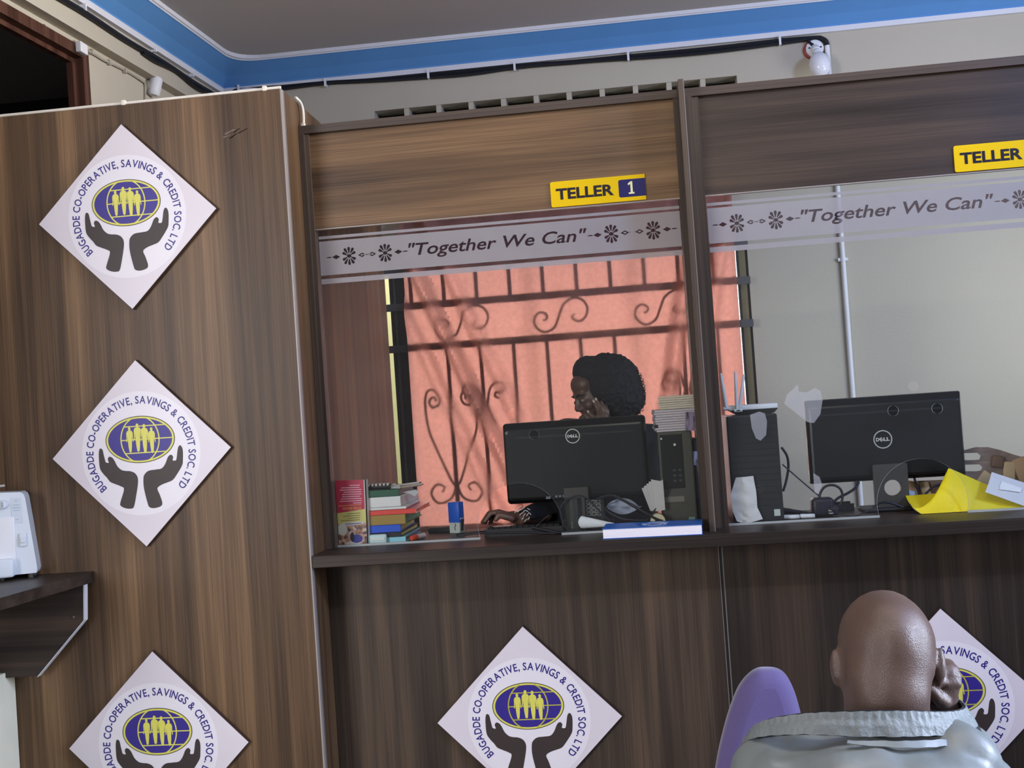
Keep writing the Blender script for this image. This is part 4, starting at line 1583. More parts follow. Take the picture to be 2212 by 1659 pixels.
# marker and small pale pack in front of the heap
wx0, wx1 = at(797, 1168, 0.058).x, at(835, 1168, 0.058).x
tp = thing('tissue_pack', 'small pale blue-white pack with rounded corners in front of the book heap', 'pack', ((wx0 + wx1) / 2, 0.066, CT))
build('pack_body', MB().rbox(wx0, wx1, 0.059, 0.0755, CT + 0.0004, at(815, 1155, 0.059).z, 0.006, 3), flat_col('pack_pale', (205, 232, 238), 0.5), tp, smooth=True)
build('pack_flap', MB().rbox(wx0 + 0.006, wx1 - 0.006, 0.0575, 0.0592, CT + 0.012, CT + 0.020, 0.0006), paper_white, tp)
ma, mb_ = at(889, 1171, 0.085), at(916, 1157, 0.15)
ma.z = CT + 0.0095
mb_.z = CT + 0.0095
mk = thing('marker_pen', 'white marker with an orange-red cap lying beside the book heap', 'marker', tuple(ma))
build('marker_barrel', MB().tube([ma.lerp(mb_, 0.38), mb_], 0.0082, 12), flat_col('marker_white', (220, 200, 205), 0.4), mk, smooth=True)
build('marker_cap', MB().tube([ma, ma.lerp(mb_, 0.06), ma.lerp(mb_, 0.40)], [0.006, 0.009, 0.009], 12), flat_col('marker_red', (215, 75, 45), 0.4), mk, smooth=True)
# dark papers behind the heap on the counter
for k, (x0p, x1p, yb_, lab) in enumerate(((925, 978, 1152, 'dark flat pad lying on the counter between the book heap and the blue stamp'),)):
    p = atz(x0p, yb_, CT)
    q = atz(x1p, yb_ - 3, CT)
    t = thing('ink_pad', lab, 'pad', ((p.x + q.x) / 2, p.y, CT))
    build('pad_base', MB().rbox(p.x, q.x, p.y, min(0.34, p.y + 0.08), CT + 0.0003, CT + 0.014, 0.003), black_matt, t)
    build('pad_lid', MB().box(p.x + 0.004, q.x - 0.004, p.y + 0.004, min(0.335, p.y + 0.075), CT + 0.014, CT + 0.0165), grey_dark, t)

# self-inking stamp
st0 = atz(988, 1151, CT)
S0, S1 = at(976, 1150, st0.y).x, at(1001, 1150, st0.y).x
hS = at(990, 1084, st0.y).z - CT
sw = S1 - S0
st = thing('office_stamp', 'blue self-inking stamp with a clear base standing on the counter behind the glass', 'stamp', (st0.x, st0.y, CT), rz=-0.42)
blue_s = flat_col('stamp_blue', (25, 85, 190), 0.35)
w2_ = sw * 0.55
build('stamp_body', MB().rbox(-w2_, w2_, -0.016, 0.016, hS * 0.34, hS, 0.003, 2), blue_s, st, local=True, smooth=True)
build('stamp_base', MB().rbox(-w2_ * 0.96, w2_ * 0.96, -0.015, 0.015, 0.0003, hS * 0.36, 0.002, 2), flat_col('stamp_clear', (185, 190, 185), 0.25), st, local=True)
mb = MB().poly_xz([(-0.010, hS * 0.08), (0.004, hS * 0.08), (0.010, hS * 0.42), (-0.006, hS * 0.42)], -0.001, 0.001)
mb.v = [Vector((w2_ + 0.0006 - p.y, p.x, p.z)) for p in mb.v]
build('side_window', mb, black_matt, st, local=True)
mb = MB().rbox(w2_ - 0.001, w2_ + 0.002, -0.011, 0.008, hS * 0.44, hS * 0.49, 0.0008)
build('side_catch', mb, logo_silver, st, local=True)
mb = MB().tube(smooth_path([(0.002, -0.0155, hS * 0.32), (0.006, -0.0155, hS * 0.25), (0.001, -0.0155, hS * 0.2), (0.004, -0.0155, hS * 0.10)], 4), 0.0012, 6)
build('printed_mark', mb, black_matt, st, local=True)


# ------------------------------------------------------------------ monitors seen from behind
def flip_faces(mb):
    mb.f = [f[::-1] for f in mb.f]
    return mb


def logo(parent, cx, cz, y, r):
    V, F = curve_mesh([ellipse(cx, cz, r, r, 48), ellipse(cx, cz, r * 0.89, r * 0.89, 48)], 0.0004)
    mb = MB().add([Vector((v.x, y - v.z, v.y)) for v in V], F)
    h = r * 0.40
    segs = []
    # D, slanted E, L, L in block strokes
    V, F = text_fit('D', cx - r * 0.74, cx - r * 0.38, cz - h / 2, cz + h / 2, bold=0.05)
    put_xz(mb, V, F, 0, 0, y - 0.0006)
    V, F = text_mesh('E', 1.0, 0.05)
    a_, b_, c_, d_ = bounds(V)
    th = math.radians(35)
    q = [((v.x - (a_ + b_) / 2) / (b_ - a_) * h * 0.85, (v.y - (c_ + d_) / 2) / (d_ - c_) * h) for v in V]
    mb.add([Vector((cx - r * 0.17 + x * math.cos(th) - z * math.sin(th), y - 0.0006, cz + x * math.sin(th) + z * math.cos(th))) for x, z in q], F)
    V, F = text_fit('LL', cx + r * 0.06, cx + r * 0.74, cz - h / 2, cz + h / 2, bold=0.05)
    put_xz(mb, V, F, 0, 0, y - 0.0006)
    return build('logo', mb, logo_silver, parent, local=True)


def rrect(x0, x1, z0, z1, r, n=6):
    q = []
    for cx, cz, a in ((x1 - r, z0 + r, -PI / 2), (x1 - r, z1 - r, 0), (x0 + r, z1 - r, PI / 2), (x0 + r, z0 + r, PI)):
        for k in range(n + 1):
            t = a + k * PI / 2 / n
            q.append((cx + r * math.cos(t), cz + r * math.sin(t)))
    return q


def loft_y(mb, rings, mi=0):
    """stack of XZ outlines (same count) at given y"""
    o = len(mb.v)
    n = len(rings[0][1])
    for y, pts in rings:
        mb.v += [Vector((x, y, z)) for x, z in pts]
    for i in range(len(rings) - 1):
        for k in range(n):
            a, b_ = o + i * n + k, o + i * n + (k + 1) % n
            mb.f.append((a, b_, b_ + n, a + n))
            mb.m.append(mi)
    mb.f.append(tuple(o + k for k in range(n)))
    mb.f.append(tuple(o + (len(rings) - 1) * n + k for k in range(n))[::-1])
    mb.m += [mi, mi]
    return mb


def monitor(loc, w, h, z0, label, logo_at, logo_r, rz=0.0, kind='flat', lean=0.0):
    """loc: centre of the foot on the desk; local +y is the screen side (away from us)"""
    t = thing('computer_monitor', label, 'monitor', loc, None, rz)
    hw = w / 2
    r = 0.012 if kind == 'flat' else 0.006
    sh = lambda pts: [(x + 0, z) for x, z in pts]
    mb = MB()
    loft_y(mb, [(-0.012, rrect(-hw + 0.014, hw - 0.014, z0 + 0.02, z0 + h - 0.028, r)), (-0.010, rrect(-hw + 0.008, hw - 0.008, z0 + 0.012, z0 + h - 0.022, r)),
                (0.004, rrect(-hw + 0.002, hw - 0.002, z0 + 0.003, z0 + h - 0.002, r)), (0.010, rrect(-hw, hw, z0, z0 + h, r)), (0.030, rrect(-hw, hw, z0, z0 + h, r))])
    bk_ = build('back_cover', mb, black_gloss if kind == 'flat' else black_gloss, t, local=True)
    build('top_groove', MB().box(-hw + 0.04, hw - 0.04, -0.0128, -0.0118, z0 + h - 0.052, z0 + h - 0.046), black_matt, bk_, local=True)
    build('screen', MB().box(-hw + 0.012, hw - 0.012, 0.030, 0.0315, z0 + 0.015, z0 + h - 0.012), black_gloss, t, local=True)
    logo(t, logo_at[0], logo_at[1], -0.0125, logo_r)
    if kind == 'flat':
        mb = MB().rbox(-0.045, 0.035, -0.030, -0.012, z0 + 0.006, z0 + 0.045, 0.003)
        mb.rbox(-0.030, 0.022, -0.032, -0.014, 0.010, z0 + 0.02, 0.004)
        build('stand_neck', mb, grey_dark, t, local=True)
        build('stand_base', MB().rbox(-0.11, 0.11, -0.055, 0.070, 0.0003, 0.012, 0.005, 2), black_matt, t, local=True)
        mb = MB()
        for k in range(3):
            mb.box(-0.075 + k * 0.012, -0.067 + k * 0.012, -0.0125, -0.0115, z0 + 0.015, z0 + 0.022)
        mb.box(-0.105, -0.090, -0.0125, -0.0115, z0 + 0.012, z0 + 0.020)
        build('port_marks', mb, pm('port_grey', (0.12, 0.15, 0.16), 0.4), bk_, local=True)
    else:
        sx0, sx1 = -0.052, 0.052
        pl = rrect(sx0, sx1, 0.008, z0 + 0.052, 0.004, 3)
        hole = ellipse(0.004, z0 - 0.022, 0.0255, 0.0245, 32)
        V, F = curve_mesh([pl, hole], 0.006)
        mb = MB().add([Vector((v.x, -0.030 - v.z, v.y)) for v in V], F)
        build('stand_neck', mb, grey_dark, t, local=True)
        build('neck_joint', MB().box(-0.04, 0.04, -0.025, -0.010, z0 + 0.012, z0 + 0.046), grey_dark, t, local=True)
        build('stand_base', MB().rbox(-0.090, 0.090, -0.060, 0.055, 0.0003, 0.012, 0.005, 2), black_matt, t, local=True)
    return t


# left monitor
m_y = 0.255
a_, b_ = at(1081, 912, m_y), at(1397, 900, m_y)
c_, d_ = at(1098, 1086, m_y), at(1403, 1078, m_y)
mx = (a_.x + b_.x + c_.x + d_.x) / 4
mw = ((b_.x - a_.x) + (d_.x - c_.x)) / 2
mz0, mz1 = (c_.z + d_.z) / 2, (a_.z + b_.z) / 2
lg = at(1237, 942, m_y)
monitor((mx, m_y + 0.012, CT), mw, mz1 - mz0, mz0 - CT, 'black monitor seen from behind in the left window, hiding the woman below the chin', (lg.x - mx, lg.z - CT), 0.0235, rz=0.0)
# right monitor, turned a little
m_y = 0.215
a_, b_ = at(1737, 864, m_y), at(2077, 846, m_y)
c_, d_ = at(1755, 1046, m_y), at(2092, 1028, m_y)
mx = (a_.x + b_.x + c_.x + d_.x) / 4
mw = ((b_.x - a_.x) + (d_.x - c_.x)) / 2
mz0, mz1 = (c_.z + d_.z) / 2, (a_.z + b_.z) / 2
lg = at(1907, 949, m_y)
monitor((mx, m_y + 0.012, CT), mw, mz1 - mz0, mz0 - CT, 'black monitor in the right window, on a square stand with a round hole', (lg.x - mx, lg.z - CT), 0.0285, rz=0.0, kind='square')


# ------------------------------------------------------------------ computer towers, router
def tower(x0, x1, y0, y1, h, label, front, side):
    t = thing('computer_tower', label, 'computer', ((x0 + x1) / 2, (y0 + y1) / 2, CT))
    build('case', MB().rbox(x0, x1, y0 + 0.012, y1, CT + 0.0004, CT + h, 0.004, 2), side, t)
    build('front_bezel', MB().rbox(x0, x1, y0, y0 + 0.013, CT + 0.0006, CT + h, 0.005, 2), front, t)
    return t


pa_, pb2 = at(1419, 935, 0.10), at(1484, 930, 0.10)
x0_, x1_ = at(1440, 1100, 0.10).x, at(1510, 1100, 0.10).x
hT = at(1452, 932, 0.10).z - CT
t = tower(x0_ - 0.012, x1_ - 0.006, 0.098, 0.335, hT, 'dark olive computer tower standing by the divider with paper bundles on top', olive_dark, grey_dark)
u0, u1 = x0_ - 0.012, x1_ - 0.006
uw = u1 - u0
build('drive_panel', MB().rbox(u0 + uw * 0.06, u0 + uw * 0.70, 0.0955, 0.099, CT + hT * 0.40, CT + hT * 0.97, 0.001), black_gloss, t)
mb = MB().lathe((u0 + uw * 0.48, 0.0955, CT + hT * 0.86), (0, -1, 0), [(0.004, 0), (0.004, 0.001), (0, 0.001)], 16)
mb.lathe((u0 + uw * 0.10, 0.0955, CT + hT * 0.93), (0, -1, 0), [(0.003, 0), (0.003, 0.001), (0, 0.001)], 16)
build('power_button', mb, logo_silver, t)
mb = MB()
for q in range(3):
    for k in range(2):
        mb.rbox(u0 + uw * (0.38 + k * 0.16), u0 + uw * (0.46 + k * 0.16), 0.0948, 0.0957, CT + hT * (0.47 + q * 0.055), CT + hT * (0.49 + q * 0.055), 0.0004)
build('ports', mb, grey_dark, t)
build('name_strip', MB().rbox(u0 + uw * 0.04, u0 + uw * 0.66, 0.0955, 0.0985, CT + hT * 0.255, CT + hT * 0.315, 0.0006), flat_col('strip_grey', (112, 108, 98), 0.5), t)
build('sticker', MB().box(u0 + uw * 0.74, u0 + uw * 0.92, 0.0968, 0.0981, CT + hT * 0.05, CT + hT * 0.09), flat_col('sticker_teal', (115, 140, 145), 0.4), t)

x0_, x1_ = at(1583, 1100, 0.075).x, at(1693, 1100, 0.075).x
hT2 = at(1630, 896, 0.075).z - CT
t = tower(x0_, x1_, 0.073, 0.335, hT2, 'black computer tower with a white router on top in the right window', black_matt, black_gloss)
lc = at(1640, 1057, 0.073)
V, F = curve_mesh([ellipse(lc.x, lc.z, 0.0115, 0.0115, 28), ellipse(lc.x, lc.z, 0.0098, 0.0098, 28)], 0.0004)
mb = MB().add([Vector((v.x, 0.0725 - v.z, v.y)) for v in V], F)
V, F = text_fit('DELL', lc.x - 0.0075, lc.x + 0.0075, lc.z - 0.0022, lc.z + 0.0022, bold=0.04)
put_xz(mb, V, F, 0, 0, 0.0724)
build('logo', mb, grey_dark, t)
p = at(1679, 1107, 0.073)
build('sticker', MB().box(p.x - 0.009, p.x + 0.009, 0.0722, 0.0732, p.z - 0.010, p.z + 0.010), flat_col('sticker_silver', (190, 195, 185), 0.3), t)
mb = MB()
for k in range(14):
    z = CT + 0.05 + k * 0.019
    mb.box(x0_ + 0.004, x1_ - 0.004, 0.0726, 0.0733, z, z + 0.0015)
build('bezel_ribs', mb, black_gloss, t)

ry = 0.155
zr = CT + hT2 + 0.0005
ra, rb2 = at(1570, 890, ry).x, at(1681, 885, ry).x
rt = thing('wifi_router', 'white router with three upright antennas on top of the black computer tower', 'router', ((ra + rb2) / 2, ry + 0.05, zr))
mb = MB().hexa([(ra + 0.035, ry + 0.01, zr), (rb2 - 0.012, ry + 0.01, zr), (rb2 - 0.012, ry + 0.11, zr), (ra + 0.035, ry + 0.11, zr),
                (ra + 0.012, ry, zr + 0.014), (rb2, ry, zr + 0.014), (rb2, ry + 0.125, zr + 0.014), (ra + 0.012, ry + 0.125, zr + 0.014)])
build('router_foot', mb, grey_dark, rt)
build('router_shell', MB().rbox(ra + 0.006, rb2, ry - 0.002, ry + 0.127, zr + 0.014, zr + 0.030, 0.004, 2), white_plastic, rt, smooth=True)
for (xa, ya_, xb_, yb_), w_ in zip(((1569, 880, 1557, 806), (1592, 884, 1588, 802), (1597, 884, 1607, 809)), (0.0062, 0.006, 0.0056)):
    p, q = at(xa, ya_, ry - 0.010), at(xb_, yb_, ry - 0.006)
    build('antenna', MB().tube([p, p.lerp(q, 0.5), q.lerp(p, 0.02), q], [w_, w_ * 0.9, w_ * 0.62, w_ * 0.3], 10), white_plastic, rt, smooth=True)
    build('antenna_hinge', MB().tube([p - Vector((0.009, 0, 0.004)), p + Vector((0.009, 0, -0.004))], 0.0055, 10), white_plastic, rt, smooth=True)

# paper bundles on the olive tower
zt_ = CT + hT + 0.0005


def bundle(name, label, px0, px1, py0, py1, y0, depth, m, rot, nsheet, z0, cat='papers'):
    xa, xb_ = at(px0, (py0 + py1) / 2, y0).x, at(px1, (py0 + py1) / 2, y0).x
    h = at((px0 + px1) / 2, py0, y0).z - at((px0 + px1) / 2, py1, y0).z
    t = thing(name, label, cat, ((xa + xb_) / 2, y0 + depth / 2, z0), 'paper bundles on the olive tower', rz=rot)
    rnd = random.Random(px0)
    mb = MB()
    for k in range(nsheet):
        za, zb_ = h * k / nsheet, h * (k + 0.86) / nsheet
        j = rnd.uniform(-0.003, 0.003)
        mb.box(-(xb_ - xa) / 2 + j, (xb_ - xa) / 2 + j, -depth / 2 + rnd.uniform(-0.003, 0.003), depth / 2, za, zb_)
    build('sheets', mb, m, t, local=True)
    return t, h


t1, h1 = bundle('paper_bundle', 'lower lilac-grey bundle of papers on the olive computer tower', 1414, 1500, 886, 934, 0.10, 0.20, paper_lilac, 0.03, 9, zt_)
build('bundle_tie', MB().rbox(-0.066, -0.054, -0.104, -0.096, h1 * 0.18, h1 * 0.34, 0.002), black_matt, t1, local=True)
z2 = zt_ + h1 + 0.0006
t2, h2 = bundle('paper_bundle', 'upper beige bundle of papers tilted on top of the lilac one', 1426, 1504, 857, 886, 0.105, 0.19, paper_cream, -0.05, 6, z2)
for o in (t1, t2):
    o['group'] = 'paper bundles on the olive tower'
o = build('crumpled_wrap', MB().sheet(lambda u, v: at(1480 + 24 * u, 890 + 40 * v, 0.094) + Vector((0, -0.004 + 0.012 * noise.noise(Vector((u * 3, v * 3, 1.7))), 0)), 10, 10, 0.001), flat_col('wrap_lilac', (135, 118, 140), 0.6), None, smooth=True)
tag(o, 'crumpled lilac wrapping hanging at the right end of the lilac paper bundle', 'wrapping')
# dark bag and blue paper stuffed between tower and divider
q0 = at(1487, 935, 0.15)
t = thing('laptop_bag', 'dark navy bag squeezed between the olive tower and the wooden divider', 'bag', (0.182, 0.22, CT))
bxx0 = u1 + 0.001
mb = MB()
mb.rbox(bxx0, FIN0 - 0.002, 0.115, 0.325, CT + 0.0004, CT + 0.26, 0.006, 3)
build('bag_body', mb, flat_col('bag_navy', (28, 28, 45), 0.6, bump=0.2, bscale=60), t, smooth=True)
mb = MB().tube(smooth_path([at(1500, 990, 0.11), at(1506, 1000, 0.106), at(1513, 1035, 0.106), at(1518, 1060, 0.11)], 6), 0.004, 8)
build('bag_strap', mb, flat_col('bag_strap_grey', (85, 82, 95), 0.6), t, smooth=True)
o = build('blue_slip', MB().sheet(lambda u, v: at(1490 + 20 * u, 975 + 30 * v, 0.108) + Vector((0, 0.004 * math.sin(5 * u + 3 * v), 0)), 6, 6, 0.0008), flat_col('slip_blue', (130, 140, 185), 0.6), None, smooth=True)
tag(o, 'pale blue paper slip sticking up beside the olive tower', 'paper')

# ------------------------------------------------------------------ blue book on the counter, papers, keyboard, cables
bk0, bk1 = atz(1302, 1165, CT + 0.0005), atz(1518, 1155, CT + 0.0005)
zt_ = at(1300, 1143, bk0.y).z
d_ = (bk1 - bk0)
d_.z = 0
Lb = d_.length
angb = math.atan2(d_.y, d_.x)
bb = thing('blue_book', 'blue softcover book lying on the counter edge in front of the left window', 'book', (bk0.x, bk0.y, CT + 0.0005), rz=angb)
hb = zt_ - CT
build('pages', MB().box(0.002, Lb - 0.002, 0.001, 0.128, 0.002, hb - 0.0022), pm('page_edges', (0.86, 0.82, 0.88), 0.7, vary=0.06, vscale=200), bb, local=True)
mb = MB().box(0, Lb, -0.001, 0.130, 0, 0.002).box(0, Lb, -0.001, 0.130, hb - 0.002, hb).box(0, Lb, 0.128, 0.1305, 0, hb)
build('cover', mb, flat_col('cover_blue', (40, 95, 175), 0.35, coat=0.3), bb, local=True)
mb = MB()
rnd = random.Random(4)
for k in range(26):
    a = k * 2 * PI / 26
    rr = rnd.uniform(0.5, 1.0)
    x, y = Lb * 0.53 + 0.042 * rr * math.cos(a), 0.066 + 0.036 * rr * math.sin(a)
    w_ = rnd.uniform(0.003, 0.008)
    mb.box(x - w_, x + w_, y - 0.0025, y + 0.0025, hb, hb + 0.0003)
build('cover_emblem', mb, flat_col('cover_emblem_pale', (170, 185, 205), 0.4), bb, local=True)


def cone_roll(u, v):
    a, b_ = at(1244, 1128, 0.062), at(1332, 1134, 0.070)
    c = a.lerp(b_, u)
    r = 0.0185 * (1 - u) + 0.003
    t = -PI * 0.55 + v * PI * 1.35
    return Vector((c.x, 0.075 + 0.6 * r * math.cos(t + PI), max(CT + 0.001, c.z + r * math.sin(t))))


o = build('folded_receipts', MB().sheet(cone_roll, 10, 12, 0.0015), paper_white, None, smooth=True)
tag(o, 'white folded receipts tapering towards the blue book behind the glass', 'paper')
# receipt fan in a paper holder
rf = thing('receipt_bundle', 'fan of greyish receipts standing against the olive tower', 'receipts', (0.02, 0.085, CT))
for k in range(5):
    a, b_, c, e = at(1386 + k * 5, 1055 - k * 5, 0.088 - k * 0.002), at(1432, 1036 + k, 0.088 - k * 0.002), at(1437, 1101, 0.088 - k * 0.002), at(1405 + k * 3, 1104, 0.088 - k * 0.002)
    yy = Vector((0, -k * 0.0022, 0))
    mb = MB().hexa([e + yy, c + yy, c + yy + Vector((0, 0.001, 0)), e + yy + Vector((0, 0.001, 0)), a + yy, b_ + yy, b_ + yy + Vector((0, 0.001, 0)), a + yy + Vector((0, 0.001, 0))])
    build('receipt', mb, paper_grey, rf)
p = atz(1427, 1130, CT)
zc_ = at(1427, 1108, 0.075).z
o = thing('till_roll', 'cream till roll lying on its side under the receipt fan', 'paper roll', (p.x, 0.075, CT))
V, F = curve_mesh([ellipse(0, 0, 0.0225, 0.0225, 32), ellipse(0, 0, 0.009, 0.009, 20)], 0.02)
mb = MB().add([Vector((at(1420, 1110, 0.07).x + v.x, 0.072 - v.z * 0.9, CT + 0.023 + v.y)) for v in V], F)
build('roll', mb, flat_col('roll_cream', (205, 195, 165), 0.6), o, smooth=True)
build('roll_core', MB().lathe((at(1420, 1110, 0.07).x, 0.056, CT + 0.023), (0, 1, 0), [(0.0088, 0), (0.0088, 0.032)], 20), grey_dark, o, smooth=True)


def crumple(u, v):
    p = at(1308 + 82 * u, 1080 + 30 * v - 14 * math.sin(PI * v) * (1 - u) * 0.3, 0.13)
    return Vector((p.x, 0.118 + 0.02 * noise.noise(Vector((u * 5, v * 5, 0.3))), max(CT + 0.002, p.z)))


def crumple2(u, v):
    e = 0.5 - 0.5 * math.cos(PI * u)
    top, bot = 1094 - 18 * math.sin(PI * min(1, u * 1.1)) ** 0.7, 1094 + 17 * math.sin(PI * min(1, u * 1.05)) ** 0.8
    p = at(1310 + 76 * u, top + (bot - top) * v, 0.135)
    return Vector((p.x, 0.135 + 0.014 * noise.noise(Vector((u * 5, v * 4, 0.3))), max(CT + 0.002, p.z)))


o = build('crumpled_paper', MB().sheet(crumple2, 16, 8, 0.0012), flat_col('paper_bluish', (150, 155, 175), 0.7, bump=0.3, bscale=60), None, smooth=True)
tag(o, 'crumpled pale paper lying among the black cables below the left monitor', 'paper')
# dark clear tumbler with pens
tx = at(1242, 1150, 0.085)
tx.z = CT
o = thing('pen_cup', 'smoky dark pen cup standing under the left monitor', 'cup', (tx.x, 0.085, CT))
ht = at(1242, 1076, 0.085).z - CT
build('cup', MB().lathe((tx.x, 0.085, CT + 0.0004), (0, 0, 1), [(0.022, 0), (0.026, 0.004), (0.0275, ht * 0.6), (0.0275, ht), (0.0255, ht), (0.025, 0.006), (0.0, 0.006)], 28), pm('smoky_plastic', (0.035, 0.036, 0.03), 0.15, coat=0.5), o, smooth=True)
# numeric keypad beside it
kp0, kp1 = at(1268, 1116, 0.115), at(1300, 1078, 0.115)
o = thing('keypad', 'black keypad with pale key outlines standing beside the pen cup', 'keypad', ((kp0.x + kp1.x) / 2, 0.12, CT))
build('keypad_case', MB().rbox(kp0.x - 0.003, kp1.x + 0.006, 0.115, 0.128, CT + 0.0005, kp1.z, 0.003), black_matt, o)
mb = MB()
for r_ in range(4):
    for c_ in range(3):
        xa = kp0.x + c_ * 0.0155
        za = kp0.z + 0.002 + r_ * 0.0125
        V, F = curve_mesh([rrect(xa, xa + 0.0135, za, za + 0.0105, 0.002, 2), rrect(xa + 0.0018, xa + 0.0117, za + 0.0018, za + 0.0087, 0.0012, 2)], 0.0)
        put_xz(mb, V, F, 0, 0, 0.1146)
build('key_outlines', mb, flat_col('key_grey', (135, 130, 125), 0.5), o)


def keyboard(x0, x1, y0, y1, label, rz=0.0):
    t = thing('keyboard', label, 'keyboard', ((x0 + x1) / 2, (y0 + y1) / 2, CT), None, rz)
    hw, hd = (x1 - x0) / 2, (y1 - y0) / 2
    build('keyboard_case', MB().hexa([(-hw, -hd, 0.0004), (hw, -hd, 0.0004), (hw, hd, 0.0004), (-hw, hd, 0.0004), (-hw, -hd, 0.024), (hw, -hd, 0.024), (hw, hd, 0.013), (-hw, hd, 0.013)]), black_matt, t, local=True)
    n = int((x1 - x0) / 0.0195)
    mb = MB()
    for r_ in range(5):
        for c_ in range(n):
            xa = -hw + 0.008 + c_ * (2 * hw - 0.016) / n
            ya_ = -hd + 0.010 + r_ * (2 * hd - 0.018) / 5
            zz_ = 0.024 - (ya_ + hd) / (2 * hd) * 0.011
            mb.box(xa + 0.001, xa + (2 * hw - 0.016) / n - 0.001, ya_, ya_ + (2 * hd - 0.018) / 5 - 0.002, zz_, zz_ + 0.007)
    k_ = build('keys', mb, black_gloss, t, local=True)
    k_['kind'] = 'stuff'
    return t


ka, kb = at(1046, 1146, 0.075), at(1214, 1140, 0.075)
keyboard(ka.x, kb.x, 0.075, 0.205, 'black keyboard under the woman\'s hand in the arched opening of the left window')
ka, kb = at(1790, 1100, 0.25), at(1890, 1092, 0.25)
keyboard(ka.x, min(kb.x + 0.05, 0.662), 0.25, 0.335, 'black keyboard standing behind the cables under the right monitor')


def cable(label, pts, r, m=black_cable, cat='cable', n=6, minz=True):
    P = []
    for x, y, Y in pts:
        p = at(x, y, Y)
        if minz:
            p.z = max(p.z, CT + r + 0.0005)
        P.append(p)
    o = build('cable', MB().tube(smooth_path(P, n), r, 8), m, None, smooth=True)
    return tag(o, label, cat)


cable('black cable rising in a tall loop around the pen cup', [(1310, 1146, 0.055), (1250, 1148, 0.050), (1222, 1140, 0.050), (1210, 1110, 0.050), (1216, 1088, 0.050), (1245, 1071, 0.050), (1270, 1078, 0.052), (1296, 1105, 0.055), (1318, 1125, 0.06)], 0.0026)
cable('thick black cable sagging from the keypad down to the till roll', [(1290, 1078, 0.10), (1320, 1070, 0.09), (1345, 1080, 0.08), (1385, 1103, 0.06), (1420, 1122, 0.055), (1432, 1126, 0.055)], 0.0045)
cable('black cable lying across the crumpled paper below the left monitor', [(1303, 1096, 0.10), (1320, 1110, 0.09), (1350, 1122, 0.08), (1400, 1124, 0.07), (1420, 1122, 0.065)], 0.0036)
cable('thin black cable slanting from the olive tower down to the till roll', [(1452, 1044, 0.092), (1430, 1082, 0.080), (1405, 1112, 0.065), (1398, 1124, 0.062)], 0.0016)
cable('black keyboard lead curling on the counter beside the blue stamp', [(1046, 1148, 0.09), (1020, 1150, 0.10), (990, 1153, 0.085), (992, 1158, 0.06), (1030, 1153, 0.06), (1120, 1150, 0.06), (1170, 1151, 0.058), (1200, 1154, 0.055)], 0.0026)
cable('black cables bunched on the counter at the right side of the left arch', [(1150, 1140, 0.065), (1180, 1146, 0.060), (1205, 1153, 0.056), (1216, 1152, 0.053), (1250, 1150, 0.052)], 0.0048)
cable('thin pale-edged cable hanging in front of the woman\'s dark sleeve', [(1186, 1112, 0.085), (1170, 1126, 0.080), (1152, 1142, 0.070)], 0.0009, flat_col('thin_grey_cable', (60, 58, 62), 0.5))
# ------------------------------------------------------------------ right window desk
cable('black cable running down the right side of the black tower', [(1688, 966, 0.2), (1700, 985, 0.2), (1703, 1010, 0.2), (1698, 1040, 0.19), (1692, 1060, 0.17)], 0.0040)
cable('thin straight black cable slanting from the black tower to the plug heap', [(1690, 1003, 0.17), (1730, 1038, 0.17), (1768, 1070, 0.17), (1790, 1086, 0.16)], 0.0022)
cable('black cable looped in a ring under the right monitor', [(1768, 1086, 0.15), (1772, 1065, 0.15), (1783, 1051, 0.15), (1800, 1048, 0.15), (1815, 1056, 0.15), (1820, 1073, 0.15), (1815, 1090, 0.15), (1806, 1100, 0.14)], 0.0038)
cable('black monitor lead curving down into the plug heap', [(1855, 1041, 0.19), (1848, 1054, 0.18), (1830, 1066, 0.17), (1812, 1075, 0.15), (1800, 1085, 0.14)], 0.0042)
cable('black cable arching across the square stand of the right monitor', [(1885, 1096, 0.13), (1900, 1087, 0.13), (1915, 1085, 0.13), (1935, 1090, 0.13), (1958, 1098, 0.13), (1990, 1103, 0.13)], 0.0032)
cable('black lead dropping from the right monitor behind the yellow envelope', [(1975, 1032, 0.235), (1980, 1050, 0.235), (1986, 1068, 0.235)], 0.0036)
cable('black cable curving behind the yellow envelope to the right monitor', [(2045, 1042, 0.25), (2020, 1050, 0.25), (2006, 1060, 0.25), (1998, 1070, 0.25)], 0.0034)
cable('thin black cable curling over the counter in front of the keyboard', [(1790, 1097, 0.12), (1806, 1107, 0.10), (1830, 1115, 0.085), (1855, 1113, 0.085), (1880, 1100, 0.10)], 0.0018)
# plug heap: adapter brick with plug
pq = atz(1776, 1104, CT)
t = thing('power_adapter', 'lumpy dark power adapter on the counter under the looped cable', 'adapter', (pq.x, 0.15, CT))
xa, xb_ = at(1752, 1090, 0.15).x, at(1800, 1090, 0.15).x
build('adapter_case', MB().rbox(xa, xb_, 0.125, 0.18, CT + 0.0004, at(1775, 1076, 0.13).z, 0.012, 4), flat_col('adapter_dark', (38, 36, 46), 0.35, bump=0.3, bscale=30), t, smooth=True)
build('adapter_plug', MB().rbox(xb_ - 0.025, xb_ + 0.012, 0.118, 0.15, CT + 0.004, CT + 0.030, 0.007, 3), flat_col('adapter_dark', (38, 36, 46), 0.35), t, smooth=True)
build('plug_pins', MB().box(xb_ - 0.020, xb_ - 0.008, 0.112, 0.119, CT + 0.018, CT + 0.021).box(xb_ - 0.020, xb_ - 0.008, 0.112, 0.119, CT + 0.010, CT + 0.013), logo_silver, t)
